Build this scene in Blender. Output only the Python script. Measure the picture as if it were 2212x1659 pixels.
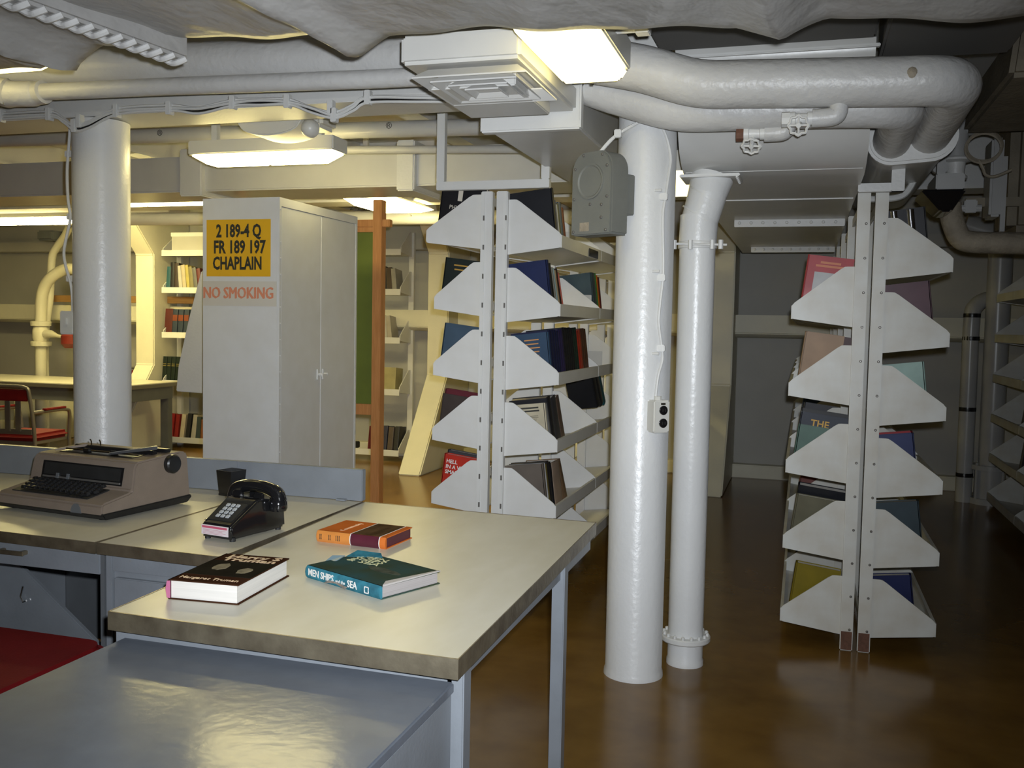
import bpy, bmesh, math, random
from mathutils import Vector, Matrix
V = Vector
random.seed(7)
for o in list(bpy.data.objects): bpy.data.objects.remove(o)
SC = bpy.context.scene; COL = SC.collection

# ------------------------------------------------------------------ camera, flash, exposure
W, H, FPX = 2212.0, 1659.0, 2050.0
EYE = V((0, 0, 1.47))
_p, _r, _y = math.radians(3.5), math.radians(1.1), math.radians(17.0)
CF = V((-math.sin(_y)*math.cos(_p), math.cos(_y)*math.cos(_p), -math.sin(_p)))
_R0 = V((math.cos(_y), math.sin(_y), 0)); _U0 = _R0.cross(CF)
CR = _R0*math.cos(_r) + _U0*math.sin(_r); CU = _U0*math.cos(_r) - _R0*math.sin(_r)
cd = bpy.data.cameras.new('camera'); cam = bpy.data.objects.new('camera', cd); COL.objects.link(cam)
cd.sensor_fit = 'HORIZONTAL'; cd.sensor_width = 36; cd.lens = 36*FPX/W; cd.clip_start = .05; cd.clip_end = 60
cam.matrix_world = Matrix(((CR.x, CU.x, -CF.x, 0), (CR.y, CU.y, -CF.y, 0), (CR.z, CU.z, -CF.z, EYE.z), (0, 0, 0, 1)))
SC.camera = cam
SC.view_settings.view_transform = 'Standard'; SC.view_settings.look = 'None'
SC.view_settings.gamma = 1; SC.view_settings.use_curve_mapping = False
SC.view_settings.exposure = 0.0
wd = bpy.data.worlds.new('world'); SC.world = wd; wd.use_nodes = True
wd.node_tree.nodes['Background'].inputs[0].default_value = (.6, .62, .6, 1)
wd.node_tree.nodes['Background'].inputs[1].default_value = .004
FLASH_W = 30.0
LAMP = 23.0
LAMP_COL = (1.0, .84, .36)
fl = bpy.data.lights.new('camera_flash', 'AREA'); fl.shape = 'DISK'; fl.size = .035; fl.energy = FLASH_W
fl.color = (.89, .94, 1.0); fl.spread = math.radians(84)
flo = bpy.data.objects.new('camera_flash', fl); COL.objects.link(flo)
flo.location = EYE + CR*.035 + CU*.06 + CF*.03
flo.rotation_euler = (Matrix.Rotation(math.radians(4.5), 3, 'Z') @ cam.matrix_world.to_3x3()).to_euler()

def ray(x, y): return (CF*FPX + CR*(x-W/2) - CU*(y-H/2))
def pz(x, y, z): d = ray(x, y); return EYE + d*((z-EYE.z)/d.z)
def py(x, y, Y): d = ray(x, y); return EYE + d*(Y/d.y)
def pxx(x, y, X): d = ray(x, y); return EYE + d*(X/d.x)

# ------------------------------------------------------------------ materials
MATS = {}
def mat(name, col, rough=.5, metal=0, var=0, vscale=8, bump=0, bscale=40, col2=None, spec=.5, coat=0, emit=0, emcol=None, detail=4, stretch=None):
    if name in MATS: return MATS[name]
    m = bpy.data.materials.new(name); m.use_nodes = True; nt = m.node_tree; b = nt.nodes['Principled BSDF']
    b.inputs['Base Color'].default_value = (*col, 1); b.inputs['Roughness'].default_value = rough
    b.inputs['Metallic'].default_value = metal; b.inputs['Specular IOR Level'].default_value = spec
    b.inputs['Coat Weight'].default_value = coat; b.inputs['Coat Roughness'].default_value = .08
    if emit:
        b.inputs['Emission Color'].default_value = (*(emcol or col), 1); b.inputs['Emission Strength'].default_value = emit
    if var or bump:
        tc = nt.nodes.new('ShaderNodeTexCoord'); mp = nt.nodes.new('ShaderNodeMapping')
        nt.links.new(tc.outputs['Object'], mp.inputs[0])
        if stretch: mp.inputs['Scale'].default_value = stretch
    if var:
        n = nt.nodes.new('ShaderNodeTexNoise'); n.inputs['Scale'].default_value = vscale; n.inputs['Detail'].default_value = detail
        nt.links.new(mp.outputs[0], n.inputs[0])
        cr = nt.nodes.new('ShaderNodeValToRGB'); cr.color_ramp.elements[0].position = .3; cr.color_ramp.elements[1].position = .7
        c2 = col2 or tuple(c*(1-var) for c in col)
        cr.color_ramp.elements[0].color = (*c2, 1); cr.color_ramp.elements[1].color = (*col, 1)
        nt.links.new(n.outputs[0], cr.inputs[0]); nt.links.new(cr.outputs[0], b.inputs['Base Color'])
    if bump:
        n2 = nt.nodes.new('ShaderNodeTexNoise'); n2.inputs['Scale'].default_value = bscale; n2.inputs['Detail'].default_value = 3
        nt.links.new(mp.outputs[0], n2.inputs[0])
        bp = nt.nodes.new('ShaderNodeBump'); bp.inputs['Strength'].default_value = bump; bp.inputs['Distance'].default_value = .01
        nt.links.new(n2.outputs[0], bp.inputs['Height']); nt.links.new(bp.outputs[0], b.inputs['Normal'])
    MATS[name] = m; return m

mat('white', (.70, .70, .68), .42, var=.06, vscale=6, bump=.12, bscale=60)
mat('pillar', (.72, .725, .72), .33, var=.05, vscale=5, bump=.16, bscale=45)
mat('lagging', (.62, .615, .60), .40, var=.10, vscale=5, bump=.5, bscale=26)
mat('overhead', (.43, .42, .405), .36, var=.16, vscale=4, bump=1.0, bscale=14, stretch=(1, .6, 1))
mat('wall', (.47, .46, .42), .55, var=.08, vscale=3, bump=.1, bscale=30)
mat('cream', (.72, .69, .55), .45, var=.08, vscale=4, bump=.1, bscale=40)
mat('shelf', (.68, .68, .67), .42, var=.05, vscale=9, col2=(.64, .635, .61))
mat('shelfworn', (.66, .67, .64), .42, var=.2, vscale=7, col2=(.56, .53, .46), detail=6)
mat('duct', (.62, .615, .59), .30, var=.08, vscale=5, bump=.06, bscale=20)
mat('grey', (.24, .262, .29), .32, var=.12, vscale=9, bump=.05, bscale=90, col2=(.21, .228, .25))
mat('greytop', (.15, .168, .198), .17, var=.25, vscale=12, spec=.26, col2=(.132, .148, .175), bump=.05, bscale=30)
mat('greydark', (.13, .14, .15), .4, var=.15, vscale=8)
mat('speaker', (.20, .205, .185), .5, var=.1, vscale=10, bump=.1, bscale=200)
mat('laminate', (.69, .66, .555), .36, var=.2, vscale=10, col2=(.61, .575, .455), stretch=(1, .35, 1), detail=6)
mat('brass', (.36, .31, .215), .36, metal=.7, var=.5, vscale=14, col2=(.19, .155, .105), bump=.12, bscale=60, detail=6)
mat('floor', (.21, .115, .025), .20, var=.35, vscale=5, col2=(.14, .072, .014), spec=.38, bump=.05, bscale=7, detail=8)
mat('wood', (.60, .29, .11), .42, var=.25, vscale=12, stretch=(8, 8, .6), col2=(.48, .21, .07))
mat('rail', (.36, .20, .07), .45, var=.25, vscale=9, stretch=(.5, 6, 6), col2=(.26, .135, .045))
mat('chalk', (.15, .20, .03), .6, var=.3, vscale=3)
mat('typer', (.235, .188, .150), .55, spec=.3, var=.08, vscale=20, bump=.12, bscale=300)
mat('black', (.012, .012, .013), .32, var=.3, vscale=30, coat=.15)
mat('gloss', (.010, .010, .011), .12, coat=.6)
mat('matte', (.02, .02, .02), .65, var=.3, vscale=20)
mat('chrome', (.55, .55, .54), .22, metal=1)
mat('keyw', (.45, .47, .48), .35)
mat('red', (.19, .010, .012), .5, spec=.22, var=.2, vscale=10, bump=.08, bscale=120)
mat('chairmetal', (.21, .20, .185), .38, metal=.55)
mat('paper', (.80, .77, .72), .7, var=.12, vscale=3, stretch=(1, 1, 90))
mat('paperold', (.58, .50, .36), .75, var=.15, vscale=3, stretch=(1, 1, 60))
mat('yellow', (.78, .43, .012), .5, var=.06, vscale=10)
mat('ink', (.025, .025, .02), .6)
mat('cardwhite', (.74, .73, .70), .6)
mat('cardcream', (.62, .58, .50), .6, var=.06, vscale=4)
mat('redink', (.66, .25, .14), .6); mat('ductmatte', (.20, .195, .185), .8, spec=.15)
mat('rust', (.16, .07, .04), .7, var=.4, vscale=60)
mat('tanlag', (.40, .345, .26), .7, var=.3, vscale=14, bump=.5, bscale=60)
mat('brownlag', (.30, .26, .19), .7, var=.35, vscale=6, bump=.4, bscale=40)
mat('pipegrey', (.50, .50, .49), .28, var=.12, vscale=7)
mat('plastic', (.66, .65, .60), .35)
mat('pvc', (.70, .68, .61), .45)
for _k, _s in (('lens', 1.0), ('lens_strong', 1.5), ('lens_weak', .18), ('lens_dim', .13)): mat(_k, (.9, .86, .66), .35, emit=LAMP*_s, emcol=LAMP_COL)  # emission levels set per fixture to balance the room light, not tube age
mat('lenslow', (.75, .72, .60), .35)
mat('clear', (.30, .33, .36), .12, var=.5, vscale=20, coat=.6)
mat('silver', (.6, .6, .62), .16, metal=1)
mat('redled', (.6, .02, .02), .3)
def bm_(c, r=.45, coat=0):
    k = 'book_%02d_%02d_%02d_%d' % (*[int(v*99) for v in c], int(coat*9))
    return mat(k, tuple(v*.9 for v in c), r+.05, var=.22, vscale=9, coat=coat*.3, spec=.3)

# ------------------------------------------------------------------ mesh building
class MB:
    def __init__(s): s.v = []; s.f = []
    def add(s, vs, fs):
        n = len(s.v); s.v += [V(p) for p in vs]; s.f += [tuple(i+n for i in f) for f in fs]; return s
    def box(s, lo, hi, M=None):
        x0, y0, z0 = lo; x1, y1, z1 = hi
        vs = [V(p) for p in ((x0,y0,z0),(x1,y0,z0),(x1,y1,z0),(x0,y1,z0),(x0,y0,z1),(x1,y0,z1),(x1,y1,z1),(x0,y1,z1))]
        if M: vs = [M @ p for p in vs]
        return s.add(vs, [(0,3,2,1),(4,5,6,7),(0,1,5,4),(1,2,6,5),(2,3,7,6),(3,0,4,7)])
    def hexa(s, bot, top):
        return s.add(list(bot)+list(top), [(0,3,2,1),(4,5,6,7),(0,1,5,4),(1,2,6,5),(2,3,7,6),(3,0,4,7)])
    def prism(s, poly, ax, a, b):
        # poly: list of 2d points in the two other axes (order kept), extruded on axis ax from a to b
        n = len(poly)
        def mk(p, t):
            return (t, p[0], p[1]) if ax == 'x' else ((p[0], t, p[1]) if ax == 'y' else (p[0], p[1], t))
        vs = [mk(p, a) for p in poly] + [mk(p, b) for p in poly]
        fs = [tuple(range(n))[::-1], tuple(range(n, 2*n))] + [(i, (i+1) % n, n+(i+1) % n, n+i) for i in range(n)]
        return s.add(vs, fs)
    def tube(s, pts, r, seg=12, cap=True):
        pts = [V(p) for p in pts]; n = len(pts); rs = r if isinstance(r, (list, tuple)) else [r]*n
        up = None; rings = []
        for i, p in enumerate(pts):
            t = (pts[min(i+1, n-1)] - pts[max(i-1, 0)]).normalized()
            if up is None:
                up = V((0, 0, 1)) if abs(t.z) < .9 else V((0, 1, 0))
            u = (up - t*up.dot(t)).normalized(); w = t.cross(u); up = u
            rings.append([p + (u*math.cos(a) + w*math.sin(a))*rs[i] for a in [2*math.pi*k/seg for k in range(seg)]])
        vs = [q for g in rings for q in g]; fs = []
        for i in range(n-1):
            for k in range(seg):
                fs.append((i*seg+k, i*seg+(k+1) % seg, (i+1)*seg+(k+1) % seg, (i+1)*seg+k))
        if cap: fs += [tuple(range(seg))[::-1], tuple(range((n-1)*seg, n*seg))]
        return s.add(vs, fs)
    def cyl(s, a, b, r, seg=16): return s.tube([a, b], r, seg)
    def lathe(s, prof, o=(0,0,0), ax='z', seg=20):
        o = V(o); rings = []
        for r, z in prof:
            g = []
            for k in range(seg):
                a = 2*math.pi*k/seg; c, d = r*math.cos(a), r*math.sin(a)
                g.append(o + (V((c, d, z)) if ax == 'z' else (V((d, z, c)) if ax == 'y' else V((z, c, d)))))
            rings.append(g)
        n = len(rings); vs = [q for g in rings for q in g]; fs = []
        for i in range(n-1):
            for k in range(seg):
                fs.append((i*seg+k, i*seg+(k+1) % seg, (i+1)*seg+(k+1) % seg, (i+1)*seg+k))
        fs += [tuple(range(seg))[::-1], tuple(range((n-1)*seg, n*seg))]
        return s.add(vs, fs)
    def xf(s, M): s.v = [M @ p for p in s.v]; return s
    def mesh(s, name, m, bevel=0, smooth=35, seg=2):
        me = bpy.data.meshes.new(name); me.from_pydata([tuple(p) for p in s.v], [], s.f)
        b = bmesh.new(); b.from_mesh(me)
        bmesh.ops.recalc_face_normals(b, faces=b.faces)
        if bevel:
            es = [e for e in b.edges if len(e.link_faces) == 2 and e.calc_face_angle(0) > math.radians(28)]
            bmesh.ops.bevel(b, geom=es, offset=bevel, segments=seg, affect='EDGES', clamp_overlap=True)
        b.to_mesh(me); b.free()
        for p in me.polygons: p.use_smooth = True
        me.set_sharp_from_angle(angle=math.radians(smooth))
        me.materials.append(MATS[m] if isinstance(m, str) else m)
        return me
    def build(s, name, m, parent=None, bevel=0, smooth=35, w=False, seg=2):
        if parent is not None and w:
            o = V((0, 0, 0)); q = parent
            while q: o += q.location; q = q.parent
            s.v = [p - o for p in s.v]
        loc = V((0, 0, 0))
        if parent is None:
            xs = [p.x for p in s.v]; ys = [p.y for p in s.v]; zs = [p.z for p in s.v]
            loc = V(((min(xs)+max(xs))/2, (min(ys)+max(ys))/2, min(zs))); s.v = [p - loc for p in s.v]
        ob = bpy.data.objects.new(name, s.mesh(name, m, bevel, smooth, seg)); COL.objects.link(ob); ob.location = loc
        if parent is not None: ob.parent = parent
        return ob
def inst(name, me, parent, loc=(0,0,0), rot=(0,0,0), scale=None):
    ob = bpy.data.objects.new(name, me); COL.objects.link(ob); ob.location = loc; ob.rotation_euler = rot; ob.parent = parent
    if scale: ob.scale = scale
    return ob
def tag(o, label, cat, group=None):
    o['label'] = label; o['category'] = cat
    if group: o['group'] = group
    return o
def thing(name, label, cat, loc=(0,0,0), rz=0, group=None):
    o = bpy.data.objects.new(name, None); COL.objects.link(o); o.location = loc; o.rotation_euler = (0, 0, rz)
    o.empty_display_size = .05
    return tag(o, label, cat, group)
def struct(o): o['kind'] = 'structure'; return o
def part_label(o, l): o['label'] = l; return o
def text(name, s, size, m, parent, o, right, up, sx=1.0, ext=.0004, bold=0, lines=1.0, align='CENTER', fit=0):
    c = bpy.data.curves.new('t', 'FONT'); c.body = s; c.size = size; c.align_x = align; c.align_y = 'CENTER'
    c.extrude = ext; c.offset = bold; c.resolution_u = 2; c.space_line = lines
    t = bpy.data.objects.new('t', c); COL.objects.link(t)
    me = bpy.data.meshes.new_from_object(t.evaluated_get(bpy.context.evaluated_depsgraph_get()))
    bpy.data.objects.remove(t); bpy.data.curves.remove(c)
    if fit:
        xs = [v.co.x for v in me.vertices]; sx = fit/(max(xs)-min(xs))
    right = V(right).normalized(); up = V(up).normalized(); n = right.cross(up)
    for v in me.vertices: v.co = V(o) + right*(v.co.x*sx) + up*v.co.y + n*v.co.z
    me.materials.clear(); me.materials.append(MATS[m] if isinstance(m, str) else m); me.name = name
    ob = bpy.data.objects.new(name, me); COL.objects.link(ob); ob.parent = parent; return ob
def bez(pts, n=6):
    # smooth curve through points (Catmull-Rom)
    P = [V(p) for p in pts]; out = []
    for i in range(len(P)-1):
        a, b, c, d = P[max(i-1, 0)], P[i], P[i+1], P[min(i+2, len(P)-1)]
        for k in range(n):
            t = k/n
            out.append(.5*((2*b) + (c-a)*t + (2*a-5*b+4*c-d)*t*t + (3*b-a-3*c+d)*t**3))
    return out + [P[-1]]

# ------------------------------------------------------------------ the room
WALLY = 9.83; CEIL = 2.9
XL, XR, YN = -12.0, 3.6, -2.2
struct(MB().box((XL, YN, -.1), (XR, WALLY, 0)).build('floor', 'floor'))
struct(MB().box((XL, YN, CEIL), (XR, WALLY+.1, CEIL+.1)).build('ceiling', 'white'))
struct(MB().box((XL, WALLY, 0), (XR, WALLY+.1, CEIL)).build('wall_far', 'wall'))
struct(MB().box((XL-.1, YN, 0), (XL, WALLY, CEIL)).build('wall_left', 'wall'))
struct(MB().box((XR, YN, 0), (XR+.1, WALLY, CEIL)).build('wall_right', 'wall'))
struct(MB().box((XL, YN-.1, 0), (XR, YN, CEIL)).build('wall_near', 'wall'))
struct(MB().box((XL, WALLY-.14, 0), (XR, WALLY, .13)).build('baseboard_far', 'cream', bevel=.01))
ntrim = [0]
def trim(mb, m, **k):
    ntrim[0] += 1
    return struct(mb.build('trim_%d' % ntrim[0], m, **k))
# stringer ledge along the hull side
trim(MB().prism([(9.45, 1.44), (9.45, 1.62), (9.83, 1.62), (9.83, 1.40), (9.52, 1.40)], 'x', XL, XR), 'cream', bevel=.008)
trim(MB().prism([(9.62, 2.28), (9.62, 2.40), (9.83, 2.40), (9.83, 2.28)], 'x', XL, XR), 'wall', bevel=.008)
# web frames with a sloping knee at the foot and a bracket under the overhead
for x0, x1 in ((-.86, -.635), (-3.73, -3.50), (-7.33, -7.08), (2.1, 2.32)):
    trim(MB().prism([(9.82, 0), (8.45, 0), (9.16, .95), (9.16, 2.2), (8.5, 2.9), (9.82, 2.9)], 'x', x0, x1), 'cream', bevel=.012)
# deck girders on the pillar lines, with flanges
for y, xa, xb in ((3.92, XL, -.56), (3.92, .78, XR), (7.0, XL, -.56), (7.0, .62, XR)):
    t = trim(MB().box((xa, y-.02, 2.45), (xb, y+.02, CEIL)), 'white')
    f = MB().box((xa, y-.14, 2.425), (xb, y+.14, 2.447)).build('flange', 'white', t, bevel=.003, w=True)
for x in (-9.2, -7.6, -6.1, -4.7, -3.45, -2.2, -1.0, .45, 1.7):
    t = trim(MB().box((x-.012, 4.0, 2.68), (x+.012, 9.8, CEIL)), 'white')
    MB().box((x-.07, 4.06, 2.66), (x+.07, 9.78, 2.678)).build('flange', 'white', t, w=True)

# ------------------------------------------------------------------ big lagged trunk overhead
def lag_z(x, y):
    z = 2.262 - .045*(x+.5)
    for xr, a, wd_ in ((-1.27, .058, .062), (-.08, .05, .07), (-2.26, .07, .06)):
        u = abs(x-xr-.10*(y-2.55))/wd_; z -= a*(max(0, 1-u*.62)**1.15)
    if x < -2.26: z -= .02 + min(.06, (-2.26-x)*.4)
    z += .006*math.sin(7*x+3*y) + .005*math.sin(13*x-5*y+1) + .004*math.sin(23*x+11*y)
    return z
root = thing('insulated_trunk', 'wide cloth-lagged ventilation trunk painted white, running overhead with rounded ridges', 'duct', (-1.4, 1.4, 2.2))
nx, ny = 240, 60
vs, fs = [], []
xs = [-3.6 + 4.24*i/(nx-1) for i in range(nx)]; ys = [.15 + 2.43*j/(ny-1) for j in range(ny)]
for j, y in enumerate(ys):
    for i, x in enumerate(xs):
        z = lag_z(x, y); yy = y
        e = max(0, (x-.46)/.18); z += .10*e*e
        if j == ny-1: z += .045
        elif j == ny-2: z += .010; yy = 2.56
        if j == ny-1: yy = 2.585 + .006*math.sin(9*x)
        vs.append((x, yy, z))
n0 = len(vs)
for x in xs: vs.append((x, 2.585, 2.8))
for j in range(ny-1):
    for i in range(nx-1): fs.append((j*nx+i, j*nx+i+1, (j+1)*nx+i+1, (j+1)*nx+i))
for i in range(nx-1): fs.append(((ny-1)*nx+i, (ny-1)*nx+i+1, n0+i+1, n0+i))
# top and the remaining sides close the body
k0 = len(vs)
vs += [(xs[0], .15, 2.8), (xs[-1], .15, 2.8)]
fs += [tuple([n0+i for i in range(nx)] + [k0+1, k0])]
fs += [tuple([i for i in range(nx)] + [k0+1, k0])]
fs += [tuple([j*nx for j in range(ny)] + [n0, k0]), tuple([j*nx+nx-1 for j in range(ny)] + [n0+nx-1, k0+1])]
mb = MB(); mb.add(vs, fs); mb.build('lagging', 'overhead', root, smooth=60, w=True)
# laced seam strip
mb = MB(); a, b = V((-2.17, .7, 0)), V((-1.905, 2.60, 0))
d = (b-a).normalized(); s = V((d.y, -d.x, 0))
def lz(p): return lag_z(p.x, min(p.y, 2.5))
bot, top = [], []
for p, q in ((a, -1), (a, 1), (b, 1), (b, -1)):
    c = p + s*(.034*q); zc = 2.334
    bot.append((c.x, c.y, zc-.052)); top.append((c.x, c.y, zc+.04))
mb.hexa(bot, top); st = mb.build('seam_strip', 'overhead', root, bevel=.010, w=True)
mb = MB()
for k in range(38):
    p = a + (b-a)*((k+.5)/38)
    z = 2.279
    mb.tube(bez([V((p.x, p.y, z+.004)) - s*.032 - d*.014, V((p.x, p.y, z-.008)) - s*.012, V((p.x, p.y, z-.008)) + s*.012, V((p.x, p.y, z+.004)) + s*.032 + d*.014], 3), .010, 8)
lc = mb.build('lacing', 'lagging', st, w=True); lc['kind'] = 'stuff'

# ------------------------------------------------------------------ fluorescent fixtures
def fixture(label, x0, x1, y0, y1, z, hz=.09, drop=.05, along='y', hang=None, lit='lens', inset=.02, end=.06):
    r = thing('fluorescent_light', label, 'light', ((x0+x1)/2, (y0+y1)/2, z), group='overhead fluorescent fixtures')
    MB().box((x0, y0, z+drop), (x1, y1, z+drop+hz)).build('housing', 'plastic', r, bevel=.006, w=True)
    i = inset; ex, ey = (end, i) if along == 'x' else (i, end)
    top = [(x0+.004, y0+.004, z+drop), (x1-.004, y0+.004, z+drop), (x1-.004, y1-.004, z+drop), (x0+.004, y1-.004, z+drop)]
    bot = [(x0+ex, y0+ey, z), (x1-ex, y0+ey, z), (x1-ex, y1-ey, z), (x0+ex, y1-ey, z)]
    MB().hexa(bot, top).build('diffuser_lens', lit, r, bevel=.012, seg=3, w=True)
    if hang:
        for hx, hy in ((x0+.12, (y0+y1)/2), (x1-.12, (y0+y1)/2)) if along == 'x' else (((x0+x1)/2, y0+.1), ((x0+x1)/2, y1-.1)):
            MB().box((hx-.018, hy-.018, z+drop+hz), (hx+.018, hy+.018, hang)).build('hanger', 'white', r, bevel=.002, w=True)
    MB().cyl(((x0+x1)/2, y1-.05, z-.004), ((x0+x1)/2, y1-.05, z+.01), .007, 8).build('screw', 'matte', r, w=True)
    return r
near = fixture('large bright fluorescent fixture hanging beside the square air diffuser', -.84, -.598, 2.60, 3.27, 2.30, hz=.10, drop=.05, hang=2.9, end=.05, lit='lens_weak')
mb = MB().cyl((-.598, 3.0, 2.40), (-.50, 3.0, 2.40), .009).box((-.535, 2.975, 2.385), (-.49, 3.025, 2.43)); mb.build('mount_bracket', 'white', near, bevel=.003, w=True)
fixture('long cream fluorescent fixture in front of the square duct above the locker', -3.27, -2.385, 4.52, 4.69, 2.325, hz=.075, drop=.05, along='x', hang=2.9, end=.10)
fixture('fluorescent fixture behind the square duct over the green chalkboard', -3.33, -2.93, 6.35, 7.35, 2.36, hz=.09, drop=.05, hang=2.9, end=.25, lit='lens_strong')
fixture('fluorescent fixture over the study table by the hull wall', -8.2, -6.62, 7.35, 7.6, 2.365, hz=.07, drop=.05, along='x', hang=2.9, end=.2, lit='lens_strong')
fixture('short fluorescent fixture half hidden by the pillar with the switch cable', -7.45, -6.15, 8.2, 8.45, 2.48, hz=.10, drop=.06, along='x', hang=2.9, end=.2, lit='lens_strong')
fixture('fluorescent fixture beside the lagged trunk next to the switch-cable pillar', -3.7, -2.92, 3.06, 3.24, 2.475, hz=.09, drop=.04, along='x', hang=2.9, end=.1, lit='lens_weak')
fixture('fluorescent fixture between the vent trunk and the bookcase behind the desks', -.83, -.57, 4.75, 5.4, 2.20, hz=.10, drop=.05, hang=2.9, lit='lens_dim')
fixture('fluorescent fixture over the far aisle beyond the locker', -5.6, -4.4, 6.2, 6.45, 2.36, hz=.09, drop=.05, along='x', hang=2.9, lit='lens_strong')

# ------------------------------------------------------------------ overhead pipes
r = thing('steam_pipe', 'thick white lagged pipe crossing overhead, dipping and bending back at a rounded elbow', 'pipe', (0, 3.5, 2.3))
pts = [(-5.6, 3.5, 2.64), (-3.6, 3.5, 2.59), (-2.54, 3.5, 2.553), (-1.56, 3.5, 2.515), (-1.0, 3.5, 2.485), (-.64, 3.5, 2.425), (-.40, 3.5, 2.352), (-.2, 3.5, 2.338), (.2, 3.5, 2.322), (.34, 3.5, 2.318)]
arm = bez(pts, 6)
c = V((.36, 3.615, 2.316))
for k in range(1, 9):
    a = -math.pi/2 + k*math.pi/2/8
    arm.append(c + V((math.cos(a)*.108, math.sin(a)*.115, 0)))
arm += [V((.468, 3.9, 2.306)), V((.468, 4.31, 2.292))]
MB().tube(arm, .083, 24).build('pipe_run', 'lagging', r, smooth=60, w=True)
MB().lathe([(.002, -.004), (.010, -.003), (.020, .002), (.026, .010), (.02, .02)], (0, 0, 0), 'y', 12).xf(Matrix.Translation((.31, 3.418, 2.325))).build('patch', 'tanlag', r, w=True)
r2 = thing('return_pipe', 'second lagged white pipe tucked below and behind the thick overhead pipe', 'pipe', (0, 3.68, 2.2))
pts = [(-.845, 3.72, 2.42), (-.72, 3.72, 2.375), (-.50, 3.70, 2.305), (-.30, 3.68, 2.29), (.0, 3.67, 2.285), (.18, 3.67, 2.28)]
arm = bez(pts, 6); c = V((.20, 3.79, 2.278))
for k in range(1, 8):
    a = -math.pi/2 + k*math.pi/2/8; arm.append(c + V((math.cos(a)*.115, math.sin(a)*.12, 0)))
arm += [V((.318, 3.95, 2.275)), V((.322, 4.31, 2.27))]
MB().tube(arm, .076, 24).build('pipe_run', 'lagging', r2, smooth=60, w=True)
# collar where both pipes enter one lagged casing
def hull2(c1, r1, c2, r2_, n=14):
    out = []
    for k in range(n+1): a = math.pi/2 + math.pi*k/n; out.append((c1[0]+r1*math.cos(a), c1[1]+r1*math.sin(a)))
    for k in range(n+1): a = -math.pi/2 + math.pi*k/n; out.append((c2[0]+r2_*math.cos(a), c2[1]+r2_*math.sin(a)))
    return out
r3 = thing('pipe_casing', 'double pipe casing with a pale collar, running back above the shelves', 'duct', (.4, 4.4, 2.2))
MB().prism(hull2((.325, 2.272), .102, (.47, 2.288), .108), 'y', 4.28, 4.335).build('collar', 'white', r3, bevel=.012, w=True)
MB().prism(hull2((.325, 2.275), .09, (.47, 2.29), .094), 'y', 4.335, 6.0).build('casing', 'duct', r3, w=True)
r4 = tag(MB().tube([(-5.6, 3.42, 2.47), (-3.35, 3.42, 2.452), (-2.54, 3.42, 2.438), (-1.6, 3.42, 2.415), (-1.25, 3.42, 2.412)], .036, 16).build('water_pipe', 'lagging'), 'thin white lagged pipe running just under the thick overhead pipe by the trunk', 'pipe')
tag(MB().tube(bez([(-5.6, 3.36, 2.46), (-3.6, 3.36, 2.452), (-3.36, 3.38, 2.44), (-3.26, 3.42, 2.445), (-3.2, 3.42, 2.45)], 6), [.06]*13+[.055]*6+[.05]*5+[.03], 16).build('lagged_pipe_end', 'lagging'), 'bulging end of pipe lagging beside the pillar with the switch cable', 'pipe')
tag(MB().tube([(-7.0, 4.9, 2.60), (-4.94, 4.9, 2.592), (-1.67, 4.9, 2.535), (-.7, 4.9, 2.535)], .046, 16).build('overhead_pipe', 'pipegrey'), 'straight grey-white pipe passing behind the pillars in front of the square duct', 'pipe')
tag(MB().tube([(-2.9, 5.15, 2.50), (-1.2, 5.15, 2.445), (-.6, 5.15, 2.44)], .024, 12).build('conduit_pipe', 'pipegrey'), 'slim pipe below the straight overhead pipe near the branch duct', 'pipe')
tag(MB().tube([(-7, 7.6, 2.42), (-1.3, 7.6, 2.36)], .06, 14).build('far_pipe', 'white'), 'white pipe marked in stencil behind the chalkboard post', 'pipe')
o = bpy.data.objects['far_pipe']
q = py(785, 447, 7.53)
text('stencil', '2-189-2', .085, 'ink', o, q - o.location, (1, 0, 0), (0, 0, 1))
for k, (x, y) in enumerate(((345, 288), (840, 272))):
    pp = bpy.data.objects['overhead_pipe']; q = py(x, y, 4.848)
    text('stencil', '\u00ae', .05, 'ink', pp, q - pp.location, (1, 0, 0), (0, 0, 1))

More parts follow.
